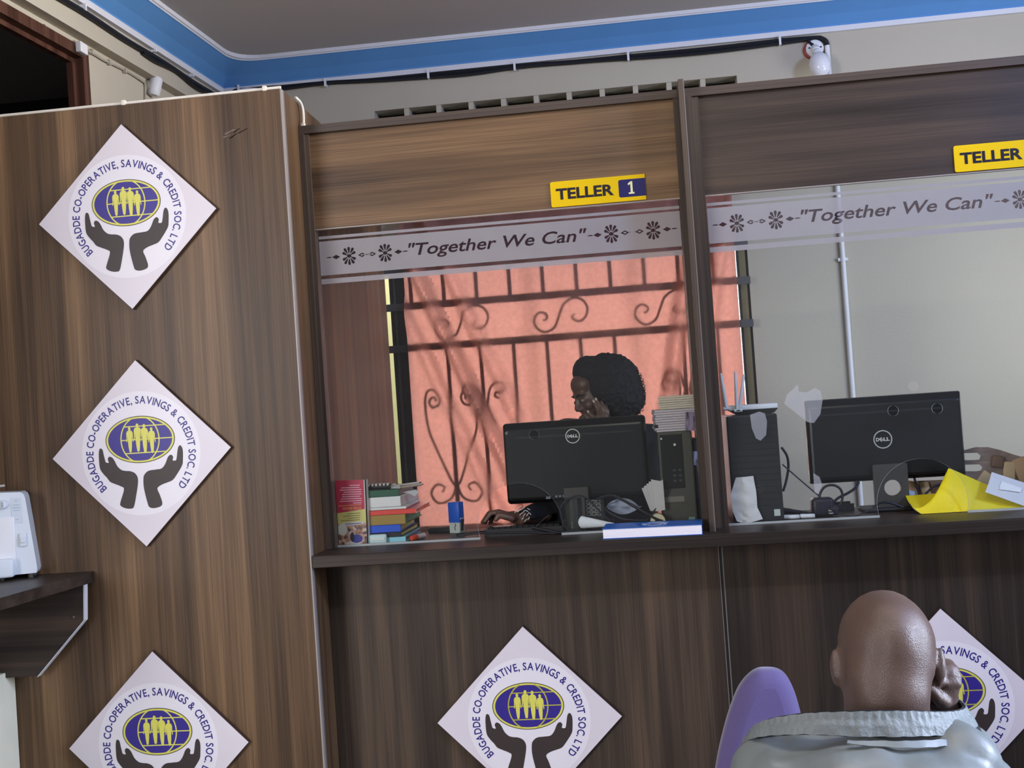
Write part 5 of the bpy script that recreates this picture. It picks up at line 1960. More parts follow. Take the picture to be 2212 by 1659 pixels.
# two white tubes and a dark cloth beside the tower
for k, (a, b_, lab) in enumerate((((1688, 1103), (1726, 1098), 'short white tube lying next to the black tower, nearer the tower'), ((1728, 1103), (1760, 1108), 'short white tube lying next to the power adapter'))):
    p, q = at(*a, 0.115), at(*b_, 0.105)
    p.z = q.z = CT + 0.0075
    t = thing('glue_stick', lab, 'tube', tuple(p))
    build('tube_body', MB().tube([p, p.lerp(q, 0.8)], 0.0068, 12), white_plastic, t, smooth=True)
    build('tube_cap', MB().tube([p.lerp(q, 0.8), q], [0.0072, 0.006], 12), flat_col('cap_grey_white', (205, 205, 210), 0.35), t, smooth=True)


def cloth(u, v):
    p = at(1690 + 68 * u, 1108, 0.15)
    h = 0.026 * (1 - u) ** 0.8 * math.sin(PI * min(1, 0.25 + v * 0.75)) + 0.006
    return Vector((p.x, 0.125 + 0.07 * v, CT + 0.001 + h + 0.003 * noise.noise(Vector((u * 6, v * 5, 2)))))


o = build('dark_cloth', MB().sheet(cloth, 16, 10, 0.002), flat_col('cloth_dark', (24, 24, 36), 0.8), None, smooth=True)
tag(o, 'small dark cloth heaped behind the white tubes beside the black tower', 'cloth')


# crumpled white napkin leaning on the foot of the black tower
NP = [(1590, 1032), (1627, 1028), (1633, 1060), (1636, 1096), (1648, 1121), (1608, 1132), (1592, 1126), (1583, 1105), (1578, 1070)]
Vn, Fn = curve_mesh([[(at(x, y, 0.06).x, at(x, y, 0.06).z) for x, y in NP]])
bm_ = bmesh.new()
vs = [bm_.verts.new((v.x, 0.06, v.y)) for v in Vn]
for f in Fn:
    bm_.faces.new([vs[i] for i in f])
bmesh.ops.subdivide_edges(bm_, edges=bm_.edges[:], cuts=5, use_grid_fill=True)
for v in bm_.verts:
    n_ = noise.noise(Vector((v.co.x * 45, v.co.z * 40, 5.1)))
    v.co.y = 0.058 + 0.005 * n_ + (0.006 if v.co.x < at(1605, 1080, 0.06).x else 0)
    v.co.z = max(v.co.z, CT + 0.0005)
r_ = bmesh.ops.solidify(bm_, geom=bm_.faces[:], thickness=0.001)
o = build('paper_napkin', MB().bm(bm_), pm('napkin_white', (0.66, 0.64, 0.64), 0.8, vary=0.05, bump=0.25, bscale=35), None, smooth=True)
tag(o, 'crumpled white napkin standing against the foot of the black computer tower', 'napkin')

# yellow envelope folded over itself
yel = pm('envelope_yellow', (0.74, 0.60, 0.010), 0.55, vary=0.10, vscale=18, bump=0.12, bscale=90)
en = thing('envelope', 'yellow envelope folded over itself on the counter below the right monitor', 'envelope', (at(2080, 1110, 0.07).x, 0.09, CT))
bot = smooth_path([at(1974, 1098, 0.062), at(1990, 1110, 0.058), at(2010, 1113, 0.056), at(2050, 1108, 0.056), at(2092, 1106, 0.057), at(2150, 1101, 0.058), at(2230, 1094, 0.06)], 5)
top = smooth_path([at(2010, 1096, 0.075), at(2030, 1052, 0.095), at(2046, 1018, 0.115), at(2053, 1013, 0.118), at(2090, 1029, 0.115), at(2132, 1047, 0.11), at(2230, 1084, 0.09)], 5)
for p in bot:
    p.z = max(p.z, CT + 0.0012)


def env(u, v):
    i = u * (len(bot) - 1)
    k = min(int(i), len(bot) - 2)
    f = i - k
    a, b_ = bot[k].lerp(bot[k + 1], f), top[k].lerp(top[k + 1], f)
    p = a.lerp(b_, v)
    p.y += -0.012 * math.sin(PI * v) * math.sin(PI * min(1, u * 1.15)) + 0.004 * math.exp(-((u - 0.55) / 0.02) ** 2) * (1 - v)
    return p


build('front_fold', MB().sheet(env, 48, 14, 0.0012), yel, en, smooth=True)
la = smooth_path([at(1956, 1071, 0.19), at(1975, 1070, 0.19), at(2000, 1068, 0.19), at(2036, 1065, 0.18)], 5)
lb2 = smooth_path([at(1968, 1090, 0.085), at(1978, 1101, 0.065), at(1995, 1106, 0.062), at(2018, 1100, 0.072)], 5)
for p in lb2:
    p.z = max(p.z, CT + 0.002)


def env2(u, v):
    i = u * (len(la) - 1)
    k = min(int(i), len(la) - 2)
    f = i - k
    a, b_ = la[k].lerp(la[k + 1], f), lb2[k].lerp(lb2[k + 1], f)
    p = a.lerp(b_, v)
    p.z -= 0.004 * math.sin(PI * v)
    p.z = max(p.z, CT + 0.002)
    return p


build('back_fold', MB().sheet(env2, 18, 10, 0.0012), yel, en, smooth=True)
build('inner_lining', MB().sheet(lambda u, v: env2(u * 0.8 + 0.1, 0.80 + v * 0.18) + Vector((0, -0.003, -0.003)), 12, 3, 0.001), paper_cream, en, smooth=True)


# folded white paper resting on the envelope
def wp(u, v):
    a, b_ = at(2142, 1020, 0.092), at(2240, 1052, 0.092)
    c, d_ = at(2128, 1063, 0.048), at(2220, 1096, 0.050)
    p = a.lerp(b_, u).lerp(c.lerp(d_, u), v)
    p.y += 0.003 * noise.noise(Vector((u * 5, v * 5, 7))) - 0.004 * math.sin(PI * v)
    return p


wpo = build('folded_paper', MB().sheet(wp, 14, 10, 0.0016), pm('paper_soft_white', (0.66, 0.65, 0.68), 0.75, vary=0.05, bump=0.2, bscale=50), None, smooth=True)
tag(wpo, 'folded white paper lying on top of the yellow envelope', 'paper')
mb = MB().sheet(lambda u, v: wp(0.25 + u * 0.45, 0.28 + v * 0.40 * (1 - u * 0.5)) + Vector((0, -0.004 - 0.002 * u, 0.001)), 6, 6, 0.001)
build('torn_flap', mb, paper_white, wpo, smooth=True)

# see-through bag of brown packets behind
BG = [(2084, 972), (2108, 966), (2135, 966), (2160, 972), (2190, 982), (2240, 996), (2260, 1100), (2060, 1104), (1985, 1100), (1953, 1072), (1953, 1040), (2050, 1036), (2050, 980)]
def bgp(q, Y):
    p = at(q[0], q[1], Y)
    return (p.x, p.z)
bgt = thing('carrier_bag', 'see-through bag of brown packets behind the right monitor and envelope', 'bag', (at(2150, 1080, 0.27).x, 0.28, CT))
holes = [[bgp((x + 2075, y), 0.30) for x, y in ((0, 979), (36, 978), (43, 984), (41, 993), (30, 994), (0, 994))], [bgp((x + 2078, y), 0.30) for x, y in ((0, 1004), (38, 1003), (44, 1009), (42, 1016), (32, 1018), (0, 1018))]]
out_ = [bgp(q, 0.30) for q in BG]
out_ = [(x, max(z, CT + 0.001)) for x, z in out_]
V, F = curve_mesh([out_] + holes, 0.0015)
mb = MB().add([Vector((v.x, 0.30 - v.z + 0.004 * noise.noise(Vector((v.x * 30, v.y * 30, 2))), v.y)) for v in V], F)
build('bag_film', mb, sheer_mat('bag_brownish', (0.34, 0.26, 0.23), 0.3, 0.10, 28, 0.45), bgt)
tan = [flat_col('packet_tan', (172, 140, 105), 0.6), flat_col('packet_brown', (110, 84, 68), 0.6), flat_col('packet_sand', (190, 165, 130), 0.6)]
rnd = random.Random(11)
for k, (x0p, x1p, y0p, y1p, c, rt_) in enumerate(((2165, 2195, 998, 1040, 2, 0.1), (2195, 2235, 988, 1070, 0, -0.3), (2112, 2150, 1022, 1052, 2, 0.7), (2140, 2170, 985, 1010, 1, 0.2), (2150, 2185, 1040, 1072, 1, -0.2),
                                                  (1955, 1985, 1040, 1072, 0, 0.2), (1988, 2012, 1042, 1078, 2, -0.2), (2010, 2040, 1048, 1082, 1, 0.3))):
    a, b_ = at(x0p, y0p, 0.288), at(x1p, y1p, 0.288)
    R = Matrix.Rotation(rt_, 3, 'Y')
    zlo = max(b_.z, CT + 0.004)
    mb = MB().rbox(a.x, b_.x, 0.280, 0.2965, zlo, max(a.z, zlo + 0.02), 0.007, 3, rot=R)
    build('packet', mb, tan[c], bgt, smooth=True)
o = build('blue_paper', MB().sheet(lambda u, v: at(1954 + 22 * u, 1056 + 16 * v + 6 * u * (1 - v), 0.235) + Vector((0, 0, 0.0)), 5, 4, 0.001), flat_col('paper_sky', (185, 205, 235), 0.6), None)
tag(o, 'bit of pale blue paper behind the stand of the right monitor', 'paper')

# torn clear tape stuck to the glass
for pts_, lab in ((((1712, 842), (1722, 830), (1726, 838), (1724, 845), (1742, 848), (1760, 838), (1772, 844), (1777, 865), (1772, 895), (1758, 914), (1745, 912), (1735, 905), (1714, 888), (1694, 872), (1700, 852)), 'torn clear tape stuck on the glass over the corner of the right monitor'),
                  (((1620, 896), (1640, 889), (1652, 893), (1657, 910), (1655, 940), (1643, 952), (1633, 947), (1624, 925)), 'smaller torn clear tape on the glass in front of the black tower'),
                  (((1757, 1022), (1770, 1030), (1776, 1046), (1768, 1068), (1760, 1064), (1758, 1045)), 'scrap of clear tape on the glass at the lower left corner of the right monitor')):
    V, F = curve_mesh([[(at(x, y, 0.0355).x, at(x, y, 0.0355).z) for x, y in pts_]], 0.0003)
    mb = MB().add([Vector((v.x, 0.0354 - v.z, v.y)) for v in V], F)
    o = build('tape_scrap', mb, tape_m, None)
    tag(o, lab, 'tape', 'torn tape on the right glass')

# ================================================================== PEOPLE
def skin_mat(name, col, rough=0.42, bump=0.05):
    return pm(name, col, rough, vary=0.14, vscale=22, bump=bump, bscale=620, spec=0.5)


def head_shapes(bm, M, s, ears=True):
    """human head about its ear-level centre, face towards local +Y"""
    R = M.to_3x3()

    def E(c, r, rot=None):
        q = R @ (rot or Matrix.Identity(3))
        ball(bm, M @ (Vector(c) * s), tuple(v * s for v in r), q, 22)
    E((0, -0.014, 0.034), (0.0755, 0.098, 0.088))
    E((0, -0.040, 0.012), (0.068, 0.067, 0.074))
    E((0, 0.040, -0.015), (0.062, 0.056, 0.088))
    E((0, 0.048, -0.080), (0.046, 0.046, 0.040))
    E((0, 0.080, -0.104), (0.021, 0.018, 0.018))
    E((0, 0.083, 0.024), (0.052, 0.016, 0.014))
    E((0, 0.058, 0.058), (0.060, 0.040, 0.045))
    for sx_ in (-1, 1):
        E((sx_ * 0.042, 0.068, -0.022), (0.023, 0.024, 0.022))
        E((sx_ * 0.013, 0.101, -0.031), (0.011, 0.011, 0.009))
        if ears:
            E((sx_ * 0.080, -0.006, -0.002), (0.008, 0.019, 0.031), Matrix.Rotation(-0.3 * sx_, 3, 'Z'))
            E((sx_ * 0.084, -0.016, 0.004), (0.006, 0.008, 0.026), Matrix.Rotation(-0.5 * sx_, 3, 'Z'))
    capsule(bm, M @ (Vector((0, 0.092, 0.018)) * s), M @ (Vector((0, 0.108, -0.026)) * s), 0.0085 * s, 0.0110 * s)
    E((0, 0.099, -0.061), (0.023, 0.012, 0.0068))
    E((0, 0.098, -0.073), (0.021, 0.012, 0.0078))


def face_parts(M, s, body, brow_m, lip_m):
    R = M.to_3x3()
    eye_w = pm('eye_white', (0.22, 0.19, 0.17), 0.3)
    eye_d = pm('eye_dark', (0.02, 0.012, 0.01), 0.15)
    for sx_ in (-1, 1):
        mb = MB()
        bm = bmesh.new()
        ball(bm, M @ (Vector((sx_ * 0.031, 0.0865, 0.000)) * s), (0.0135 * s, 0.0105 * s, 0.0075 * s), R, 16)
        mb.bm(bm)
        e = build('eye', mb, eye_w, body, smooth=True)
        bm = bmesh.new()
        ball(bm, M @ (Vector((sx_ * 0.031, 0.0945, -0.001)) * s), (0.0058 * s, 0.003 * s, 0.0058 * s), R, 12)
        build('iris', MB().bm(bm), eye_d, e, smooth=True)
        P = [M @ (Vector((sx_ * x, y, z)) * s) for x, y, z in ((0.014, 0.0985, 0.020), (0.030, 0.0975, 0.026), (0.046, 0.086, 0.021))]
        build('eyebrow', MB().tube(smooth_path(P, 5), [0.0032 * s] * 11, 8), brow_m, body, smooth=True)
    P = [M @ (Vector((x, y, z)) * s) for x, y, z in ((-0.022, 0.100, -0.067), (0, 0.1115, -0.0665), (0.022, 0.100, -0.067))]
    build('mouth_line', MB().tube(smooth_path(P, 6), 0.0016 * s, 6), lip_m, body, smooth=True)


def finger(bm, pts, r0, r1):
    n = len(pts) - 1
    for i in range(n):
        a = r0 + (r1 - r0) * i / n
        b_ = r0 + (r1 - r0) * (i + 1) / n
        capsule(bm, pts[i], pts[i + 1], a, b_, 12)


# ------------------------------------------------------------------ seated man seen from behind
skin_man = skin_mat('skin_deep_brown', (0.085, 0.052, 0.042), 0.38, 0.22)
jacket_m = pm('jacket_grey_nylon', (0.135, 0.152, 0.158), 0.45, vary=0.12, vscale=6, bump=0.45, bscale=18, spec=0.45)
jacket_rib = pm('jacket_rib', (0.145, 0.163, 0.170), 0.5, vary=0.10, vscale=30, bump=0.25, bscale=120)
black_cloth = pm('black_cloth', (0.010, 0.010, 0.013), 0.8)
HC = Vector((0.362, -1.550, 1.153))
man = thing('person', 'bald man in a grey jacket seen from behind, fist raised beside his head', 'person', (0.36, -1.62, 0))
Mh = Matrix.Translation(HC) @ Matrix.Rotation(0.03, 4, 'Y') @ Matrix.Rotation(-0.22, 4, 'X')
bm = bmesh.new()
head_shapes(bm, Mh, 0.962)
capsule(bm, (0.354, -1.575, 1.135), (0.343, -1.605, 1.00), 0.063, 0.068)
capsule(bm, (0.352, -1.560, 1.160), (0.348, -1.590, 1.06), 0.060, 0.062)
ball(bm, (0.352, -1.612, 1.108), (0.052, 0.030, 0.016))
ball(bm, (0.350, -1.622, 1.082), (0.054, 0.032, 0.016))
ball(bm, (0.353, -1.612, 1.128), (0.060, 0.048, 0.062))
ball(bm, (0.353, -1.600, 1.150), (0.064, 0.052, 0.055))
# trunk and limbs under the clothes
capsule(bm, (0.345, -1.60, 0.98), (0.33, -1.66, 0.60), 0.085, 0.11)
capsule(bm, (0.23, -1.59, 0.965), (0.44, -1.57, 0.985), 0.045, 0.045)
capsule(bm, (0.20, -1.60, 0.94), (0.115, -1.50, 0.70), 0.040, 0.034)
capsule(bm, (0.115, -1.50, 0.70), (0.19, -1.27, 0.58), 0.034, 0.026)
capsule(bm, (0.47, -1.57, 0.955), (0.57, -1.42, 0.79), 0.040, 0.034)
EL = Vector((0.57, -1.42, 0.79))
WR = at(2036, 1515, -1.530)
capsule(bm, EL, WR, 0.034, 0.023)
ball(bm, (0.335, -1.67, 0.53), (0.155, 0.12, 0.09))
for hx, kx in ((0.25, 0.235), (0.42, 0.44)):
    capsule(bm, (hx, -1.64, 0.525), (kx, -1.24, 0.50), 0.068, 0.050)
    capsule(bm, (kx, -1.24, 0.50), (kx, -1.26, 0.10), 0.047, 0.034)
    capsule(bm, (kx, -1.28, 0.06), (kx, -1.10, 0.045), 0.034, 0.028)
# left hand resting on the lap
capsule(bm, (0.19, -1.27, 0.58), (0.225, -1.20, 0.572), 0.026, 0.024)
for k in range(4):
    x = 0.205 + k * 0.017
    finger(bm, [Vector((x, -1.19, 0.578)), Vector((x + 0.004, -1.155, 0.575)), Vector((x + 0.006, -1.135, 0.556))], 0.0085, 0.007)
finger(bm, [Vector((0.245, -1.225, 0.575)), Vector((0.268, -1.195, 0.572)), Vector((0.272, -1.17, 0.563))], 0.010, 0.0085)
# right fist beside the head
Y0 = -1.545
F_ = lambda x, y, d=0.0: at(x, y, Y0 + d)
ball(bm, F_(2047, 1466, 0.012), (0.0215, 0.020, 0.0265))
capsule(bm, F_(2044, 1485, 0.008), WR, 0.020, 0.021)
for k, (xr, yr, xl, yl, d) in enumerate(((2052, 1434, 2021, 1426, 0.022), (2062, 1446, 2020, 1440, 0.012), (2068, 1461, 2019, 1456, 0.003), (2068, 1478, 2024, 1475, -0.003))):
    finger(bm, [F_(2052, 1485 - k * 3, 0.016), F_(xr, yr, d), F_(xl, yl, d - 0.004), F_(xl + 5, yl + 3, d + 0.022)], 0.0082, 0.0068)
finger(bm, [F_(2040, 1518, -0.006), F_(2024, 1506, -0.014), F_(2009, 1488, -0.016), F_(2000, 1469, -0.010)], 0.0115, 0.0085)
body = fuse('body', bm, 0.0034, skin_man, man, 4, extra=(lambda c: c.z > 1.04 and c.y < -1.545 and abs(c.x - 0.358) < 0.072 and not (c.x > 0.418 and c.z < 1.165), 60))
face_parts(Mh, 0.962, body, black_cloth, pm('lip_dark', (0.07, 0.03, 0.028), 0.5))

# jacket
def wrinkle(co, n):
    q = Vector((co.x * 9, co.y * 9, co.z * 9))
    d = 0.016 * noise.noise(q + Vector((2, 5, 1)))
    t = (co.x - 0.33) * 0.9 + (co.z - 1.0) * 1.6
    d += 0.0110 * math.sin(t * 46 + 9 * noise.noise(q * 0.7)) * max(0.0, noise.noise(q * 0.45 + Vector((9, 1, 4))) + 0.35)
    d += 0.0055 * noise.noise(q * 2.7)
    return co + n * d


bm = bmesh.new()
capsule(bm, (0.186, -1.645, 1.004), (0.412, -1.635, 1.008), 0.085, 0.085)
ball(bm, (0.302, -1.672, 1.022), (0.175, 0.078, 0.064))
ball(bm, (0.335, -1.650, 0.80), (0.220, 0.135, 0.27))
capsule(bm, (0.33, -1.65, 0.70), (0.335, -1.66, 0.55), 0.16, 0.165)
capsule(bm, (0.180, -1.640, 0.985), (0.11, -1.50, 0.70), 0.079, 0.066)
capsule(bm, (0.11, -1.50, 0.70), (0.185, -1.285, 0.585), 0.064, 0.046)
capsule(bm, (0.425, -1.620, 0.985), (0.575, -1.42, 0.785), 0.084, 0.068)
capsule(bm, EL, EL.lerp(WR, 0.70), 0.064, 0.046)
jk = fuse('jacket', bm, 0.0065, jacket_m, man, 14, wrinkle)
# collar: standing ruched band with a black lining, open round the neck
CR = [(1850, 1537, -1.690), (1960, 1536, -1.680), (2040, 1538, -1.650), (2078, 1533, -1.605), (2085, 1523, -1.565), (2066, 1508, -1.515), (2040, 1497, -1.475), (1990, 1508, -1.455),
      (1900, 1545, -1.445), (1800, 1556, -1.450), (1700, 1566, -1.480), (1640, 1572, -1.535), (1620, 1577, -1.585), (1652, 1556, -1.640), (1740, 1541, -1.680)]
tops = smooth_path([at(*q) for q in CR], 6, True)
cc = sum(tops, Vector()) / len(tops)
NT = len(tops)


def collar_pt(u, v, inset=0.0, rib=True):
    i = (u * NT) % NT
    k = int(i) % NT
    p = tops[k].lerp(tops[(k + 1) % NT], i - int(i))
    out = Vector((p.x - cc.x, p.y - cc.y, 0))
    out.normalize()
    w_ = 0.027 + 0.006 * max(0, -out.y) - 0.010 * max(0, -out.x - 0.3)
    q = p + out * (0.010 * v - inset) - Vector((0, 0, w_ * v))
    if rib:
        q += out * (0.0008 * math.sin(u * 2 * PI * 90) * (1 if v < 0.4 else 0.4) + (0.0035 if v > 0.42 else 0.0) + 0.0035 * noise.noise(q * 45) * v)
        q.z += 0.0004 * math.sin(u * 2 * PI * 43)
    return q


build('collar', MB().sheet(lambda u, v: collar_pt(u, v), 320, 8, 0.002), jacket_rib, jk, smooth=True, label='ruched grey stand-up collar')
build('collar_lining', MB().sheet(lambda u, v: collar_pt(u, v * 1.1 - 0.02, 0.004, False), 120, 5, 0.002), black_cloth, jk, smooth=True, label='black collar lining')
def storm(u, v):
    p = collar_pt(0.99 + 0.14 * u, 1.0)
    out = Vector((p.x - cc.x, p.y - cc.y, 0)).normalized()
    return p + out * (0.007 + 0.006 * v) - Vector((0, 0, 0.004 + (0.022 * (0.10 + 0.75 * u * (1.25 - u))) * v))
build('collar_flap', MB().sheet(storm, 24, 5, 0.002), jacket_m, jk, smooth=True)
cf = EL.lerp(WR, 0.66)
cw = EL.lerp(WR, 0.93)
build('cuff', MB().tube([cf, cf.lerp(cw, 0.3), cf.lerp(cw, 0.8), cw], [0.043, 0.038, 0.034, 0.029], 18), black_cloth, jk, smooth=True, label='black cuff')
# trousers, shoes
bm = bmesh.new()
ball(bm, (0.335, -1.67, 0.535), (0.172, 0.135, 0.095))
for hx, kx in ((0.25, 0.235), (0.42, 0.44)):
    capsule(bm, (hx, -1.64, 0.535), (kx, -1.24, 0.505), 0.082, 0.064)
    capsule(bm, (kx, -1.24, 0.50), (kx, -1.26, 0.13), 0.062, 0.052)
fuse('trousers', bm, 0.009, pm('trousers_charcoal', (0.05, 0.05, 0.055), 0.8, bump=0.2, bscale=30), man, 4)
for kx in (0.235, 0.44):
    bm = bmesh.new()
    capsule(bm, (kx, -1.285, 0.05), (kx, -1.09, 0.045), 0.046, 0.042)
    fuse('shoe', bm, 0.006, black_matt, man, 3, lambda co, n: Vector((co.x, co.y, max(co.z, 0.002))))
# what he sits on
ch = thing('visitor_stool', 'plain dark stool under the seated bald man, hidden by his jacket', 'stool', (0.335, -1.64, 0))
build('stool_seat', MB().rbox(0.165, 0.505, -1.80, -1.47, 0.375, 0.405, 0.012, 2), pm('stool_vinyl', (0.03, 0.03, 0.035), 0.5), ch)
for x in (0.19, 0.48):
    for y in (-1.775, -1.495):
        build('leg', MB().tube([(x, y, 0.0), (x, y, 0.377)], 0.014, 10), steel_grey, ch, smooth=True)

# purple chair between the man and the counter
YC = -0.96
PB = [(1538, 1720), (1551, 1640), (1562, 1590), (1573, 1550), (1585, 1515), (1598, 1486), (1616, 1463), (1636, 1449), (1658, 1446), (1682, 1449), (1700, 1462), (1714, 1488), (1727, 1530), (1742, 1600), (1756, 1720)]
pw = [at(x, y, YC) for x, y in PB]
pts_ = [(p.x, p.z) for p in smooth_path([Vector((p.x, 0, p.z)) for p in pw], 5)]
zlo = 0.52
pts_ = [(pts_[0][0] - 0.015, zlo)] + pts_ + [(pts_[-1][0] + 0.015, zlo)]
cxp = sum(p[0] for p in pts_) / len(pts_)
purple = pm('chair_purple', (0.092, 0.070, 0.195), 0.75, vary=0.06, vscale=14, bump=0.06, bscale=200, sheen=0.3)


def inset(pts, d):
    n = len(pts)
    out = []
    for i in range(n):
        a, b_, c = Vector(pts[i - 1]), Vector(pts[i]), Vector(pts[(i + 1) % n])
        t = (c - a).normalized()
        out.append((b_.x + t.y * d, b_.y - t.x * d))
    return out


pc = thing('chair', 'purple chair with a tall rounded back standing between the man and the counter', 'chair', (cxp, YC + 0.2, 0))
rings = []
for y, d in ((-0.0255, 0.034), (-0.024, 0.026), (-0.021, 0.017), (-0.016, 0.009), (-0.009, 0.003), (0.0, 0.0), (0.024, 0.0), (0.034, 0.004), (0.040, 0.012)):
    rings.append((YC + y, inset(pts_, d)))
build('backrest', loft_y(MB(), rings), purple, pc, smooth=True)
build('seat', MB().rbox(cxp - 0.19, cxp + 0.19, YC + 0.03, YC + 0.45, 0.42, 0.48, 0.02, 3), purple, pc, smooth=True)
mb = MB().box(cxp - 0.05, cxp + 0.05, YC + 0.01, YC + 0.035, 0.40, 0.56)
build('back_bracket', mb, black_matt, pc)
for x in (-0.16, 0.16):
    for y in (0.06, 0.42):
        build('leg', MB().tube([(cxp + x * 1.1, YC + y, 0.0), (cxp + x, YC + y, 0.425)], 0.013, 10), black_matt, pc, smooth=True)

# ------------------------------------------------------------------ woman behind the left monitor
skin_w = skin_mat('skin_dark_brown', (0.105, 0.055, 0.038), 0.45, 0.04)
hair_m = pm('hair_black', (0.012, 0.011, 0.012), 0.75, vary=0.3, vscale=90, bump=0.6, bscale=120)
WY = 0.75
HW = at(1293, 853, WY)
wm = thing('person', 'woman with big curly black hair behind the left monitor, hand at her cheek', 'person', (HW.x + 0.03, WY, 0))
Mw = Matrix.Translation(HW) @ Matrix.Rotation(math.radians(117), 4, 'Z') @ Matrix.Rotation(math.radians(-14), 4, 'X') @ Matrix.Rotation(math.radians(4), 4, 'Y')
s_ = 0.93
bm = bmesh.new()
head_shapes(bm, Mw, s_, ears=True)
nb = Mw @ Vector((0, -0.035, -0.09))
capsule(bm, nb, (HW.x + 0.045, WY + 0.03, 1.44), 0.048, 0.056)
SHL, SHR = at(1226, 938, 0.70), Vector((HW.x + 0.20, 0.82, 1.43))
capsule(bm, SHL, SHR, 0.045, 0.05)
capsule(bm, (HW.x + 0.05, WY + 0.03, 1.42), (HW.x + 0.06, WY + 0.05, 1.0), 0.10, 0.11)
ELW, WRW = at(1192, 1118, 0.44), at(1124, 1123, 0.165)
ELW.z = max(ELW.z, 1.23)
capsule(bm, SHL, ELW, 0.042, 0.035)
capsule(bm, ELW, WRW, 0.034, 0.021)
# hand on the keyboard: palm, four fingers, thumb
hp = at(1100, 1115, 0.150)
capsule(bm, WRW, at(1108, 1116, 0.152), 0.020, 0.019)
ball(bm, hp, (0.030, 0.034, 0.0145), Matrix.Rotation(0.15, 3, 'Y'))
for k, (xk, yk, xm_, ym, xt, yt, Yk) in enumerate(((1079, 1107, 1060, 1109, 1047, 1127, 0.120), (1078, 1105, 1056, 1108, 1042, 1129, 0.138), (1080, 1106, 1060, 1109, 1048, 1129, 0.157), (1084, 1109, 1068, 1112, 1058, 1130, 0.175))):
    finger(bm, [at(1098, 1112, Yk * 0.6 + 0.06), at(xk, yk, Yk), at(xm_, ym, Yk - 0.002), at(xt, yt, Yk - 0.004)], 0.0092, 0.0070)
finger(bm, [at(1106, 1120, 0.122), at(1090, 1116, 0.106), at(1077, 1113, 0.102), at(1071, 1123, 0.100)], 0.0115, 0.0080)
# raised arm and the hand against her cheek
ELR = Vector((HW.x + 0.14, 0.60, 1.235))
WRR = at(1303, 925, 0.650)
capsule(bm, SHR, ELR, 0.044, 0.036)
capsule(bm, ELR, WRR, 0.035, 0.022)
ball(bm, at(1300, 905, 0.655), (0.026, 0.018, 0.034))
for (xa, ya_, xb_, yb_, xt, yt, Yd) in ((1295, 898, 1291, 884, 1283, 868, 0.645), (1300, 896, 1298, 880, 1288, 863, 0.650), (1307, 898, 1306, 884, 1299, 868, 0.660), (1312, 902, 1313, 890, 1308, 876, 0.668)):
    finger(bm, [at(xa, ya_, Yd), at(xb_, yb_, Yd - 0.004), at(xt, yt, Yd + 0.004)], 0.0085, 0.0066)
finger(bm, [at(1292, 910, 0.645), at(1280, 900, 0.640), at(1271, 890, 0.645)], 0.0100, 0.0075)
# legs
for x in (-0.03, 0.13):
    capsule(bm, (HW.x + x, WY + 0.05, 0.98), (HW.x + x, WY + 0.04, 0.52), 0.08, 0.055)
    capsule(bm, (HW.x + x, WY + 0.04, 0.52), (HW.x + x, WY + 0.06, 0.09), 0.054, 0.036)
    capsule(bm, (HW.x + x, WY + 0.07, 0.055), (HW.x + x, WY - 0.10, 0.035), 0.034, 0.026)
body = fuse('body', bm, 0.0038, skin_w, wm, 4, extra=(lambda c: (Mw.inverted() @ c).length < 0.16 and (Mw.inverted() @ c).y > 0.0 and not (c.y < WY - 0.075), 9))
face_parts(Mw, s_, body, black_cloth, pm('lip_dark', (0.07, 0.03, 0.028), 0.5))
nail = pm('nail_pale', (0.55, 0.42, 0.36), 0.3)
for x, y, Yd in ((1282.5, 867, 0.6395), (1287.5, 862.5, 0.645), (1270.5, 889.5, 0.6385)):
    bm = bmesh.new()
    ball(bm, at(x, y, Yd), (0.0042, 0.0022, 0.0062), Matrix.Rotation(-0.4, 3, 'Y'), 12)
    build('fingernail', MB().bm(bm), nail, body, smooth=True)
# hair
bm = bmesh.new()
ball(bm, at(1318, 832, WY + 0.02), (0.116, 0.118, 0.118))
ball(bm, at(1280, 808, WY + 0.01), (0.078, 0.088, 0.066), Matrix.Rotation(0.5, 3, 'Y'))
ball(bm, at(1352, 858, WY + 0.015), (0.070, 0.105, 0.076))
ball(bm, at(1345, 880, WY + 0.02), (0.066, 0.09, 0.046))
ball(bm, at(1308, 790, WY + 0.02), (0.060, 0.085, 0.048))


def curls(co, n):
    q = co * 62
    d = 0.0065 * noise.noise(q) + 0.0042 * noise.noise(q * 2.2 + Vector((3, 1, 2)))
    side = max(0.0, min(1.0, (co.x - HW.x) / 0.08))
    return co + n * d * (0.35 + 0.9 * side)


hr = fuse('hair', bm, 0.0038, hair_m, wm, 2, curls, label='big curly black hair')
rnd = random.Random(5)
mb = MB()
for edge, ph_ in ((((1352, 782), (1370, 796), (1382, 813), (1389, 834), (1391, 858)), 0.0), (((1364, 790), (1379, 806), (1387, 824), (1391, 848), (1389, 878), (1380, 892)), 2.0)):
    E_ = smooth_path([Vector((x, y, 0)) for x, y in edge], 8)
    P = []
    for t in range(len(E_)):
        tg = (E_[min(t + 1, len(E_) - 1)] - E_[max(t - 1, 0)]).normalized()
        q = E_[t] + Vector((-tg.y, tg.x, 0)) * -(1.5 + 2.6 * math.sin(t * 1.25 + ph_))
        P.append(at(q.x, q.y, WY + 0.02 * math.cos(t * 1.25)))
    mb.tube(smooth_path(P, 3), 0.0013, 5)
o_ = build('stray_curls', mb, hair_m, hr, smooth=True)
o_['kind'] = 'stuff'
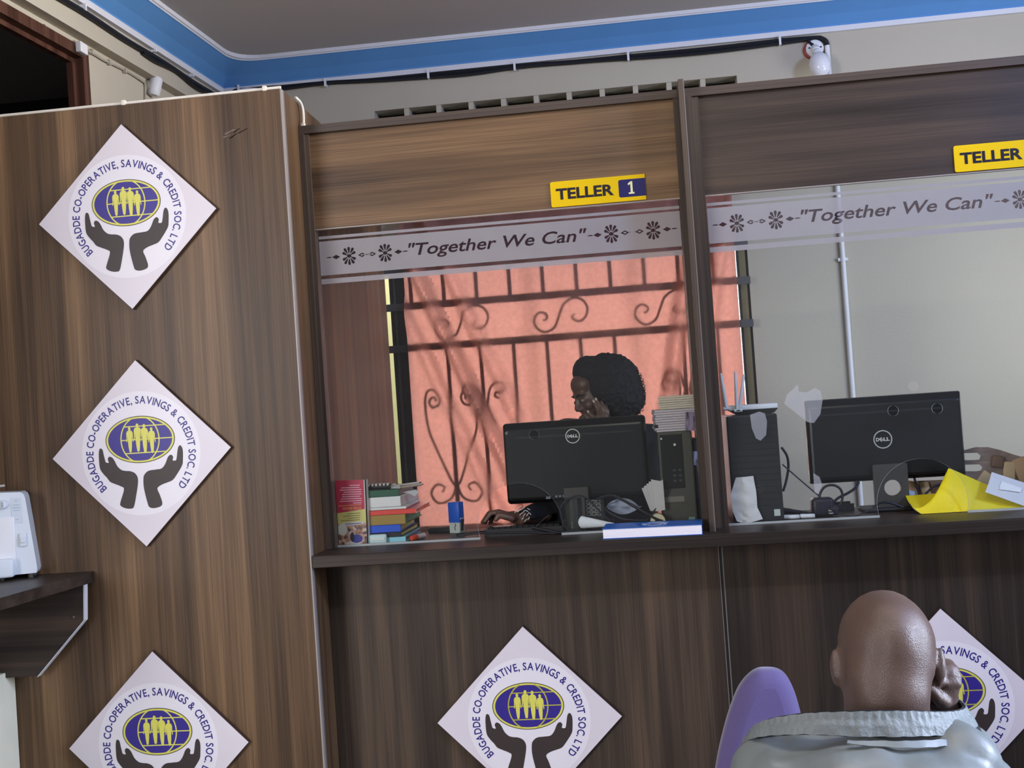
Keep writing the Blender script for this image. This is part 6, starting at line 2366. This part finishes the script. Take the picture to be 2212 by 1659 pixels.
# black blouse with a patterned sleeve, skirt, shoes
bm = bmesh.new()
capsule(bm, SHL, SHR, 0.060, 0.066)
capsule(bm, (HW.x + 0.05, WY + 0.03, 1.42), (HW.x + 0.06, WY + 0.05, 1.02), 0.125, 0.135)
capsule(bm, SHL, ELW, 0.060, 0.056)
capsule(bm, ELW, ELW.lerp(WRW, 0.80), 0.055, 0.036)
capsule(bm, SHR, ELR, 0.060, 0.052)
capsule(bm, ELR, ELR.lerp(WRR, 0.45), 0.050, 0.042)
ball(bm, at(1217, 917, 0.70), (0.030, 0.05, 0.020))
bl = fuse('blouse', bm, 0.008, black_cloth, wm, 4, lambda co, n: Vector((co.x, co.y, max(co.z, CT + 0.036) if co.y < 0.36 else co.z)))
for (x0p, y0p, x1p, y1p) in ((1112, 1108, 1120, 1096), (1120, 1096, 1127, 1093), (1118, 1105, 1128, 1100), (1128, 1100, 1134, 1095), (1128, 1109, 1134, 1102), (1134, 1102, 1141, 1105), (1122, 1113, 1128, 1108), (1130, 1116, 1135, 1109),
                             (1139, 1098, 1145, 1101), (1137, 1115, 1143, 1107), (1143, 1107, 1147, 1112), (1133, 1127, 1138, 1121), (1140, 1123, 1144, 1117), (1127, 1122, 1131, 1118)):
    tt = (1160 - (x0p + x1p) / 2) / 36
    Yp = 0.125 + (1 - min(1, tt)) * 0.02
    build('sleeve_print', MB().tube([at(x0p, y0p, Yp), at(x1p, y1p, Yp)], 0.0011, 6), pm('print_white', (0.62, 0.60, 0.58), 0.7), bl)
bm = bmesh.new()
capsule(bm, (HW.x + 0.055, WY + 0.05, 1.0), (HW.x + 0.05, WY + 0.05, 0.62), 0.145, 0.19)
fuse('skirt', bm, 0.012, pm('skirt_dark', (0.02, 0.02, 0.03), 0.8), wm, 3)
for x in (-0.03, 0.13):
    bm = bmesh.new()
    capsule(bm, (HW.x + x, WY + 0.075, 0.048), (HW.x + x, WY - 0.11, 0.040), 0.044, 0.036)
    fuse('shoe', bm, 0.006, black_matt, wm, 3, lambda co, n: Vector((co.x, co.y, max(co.z, 0.002))))
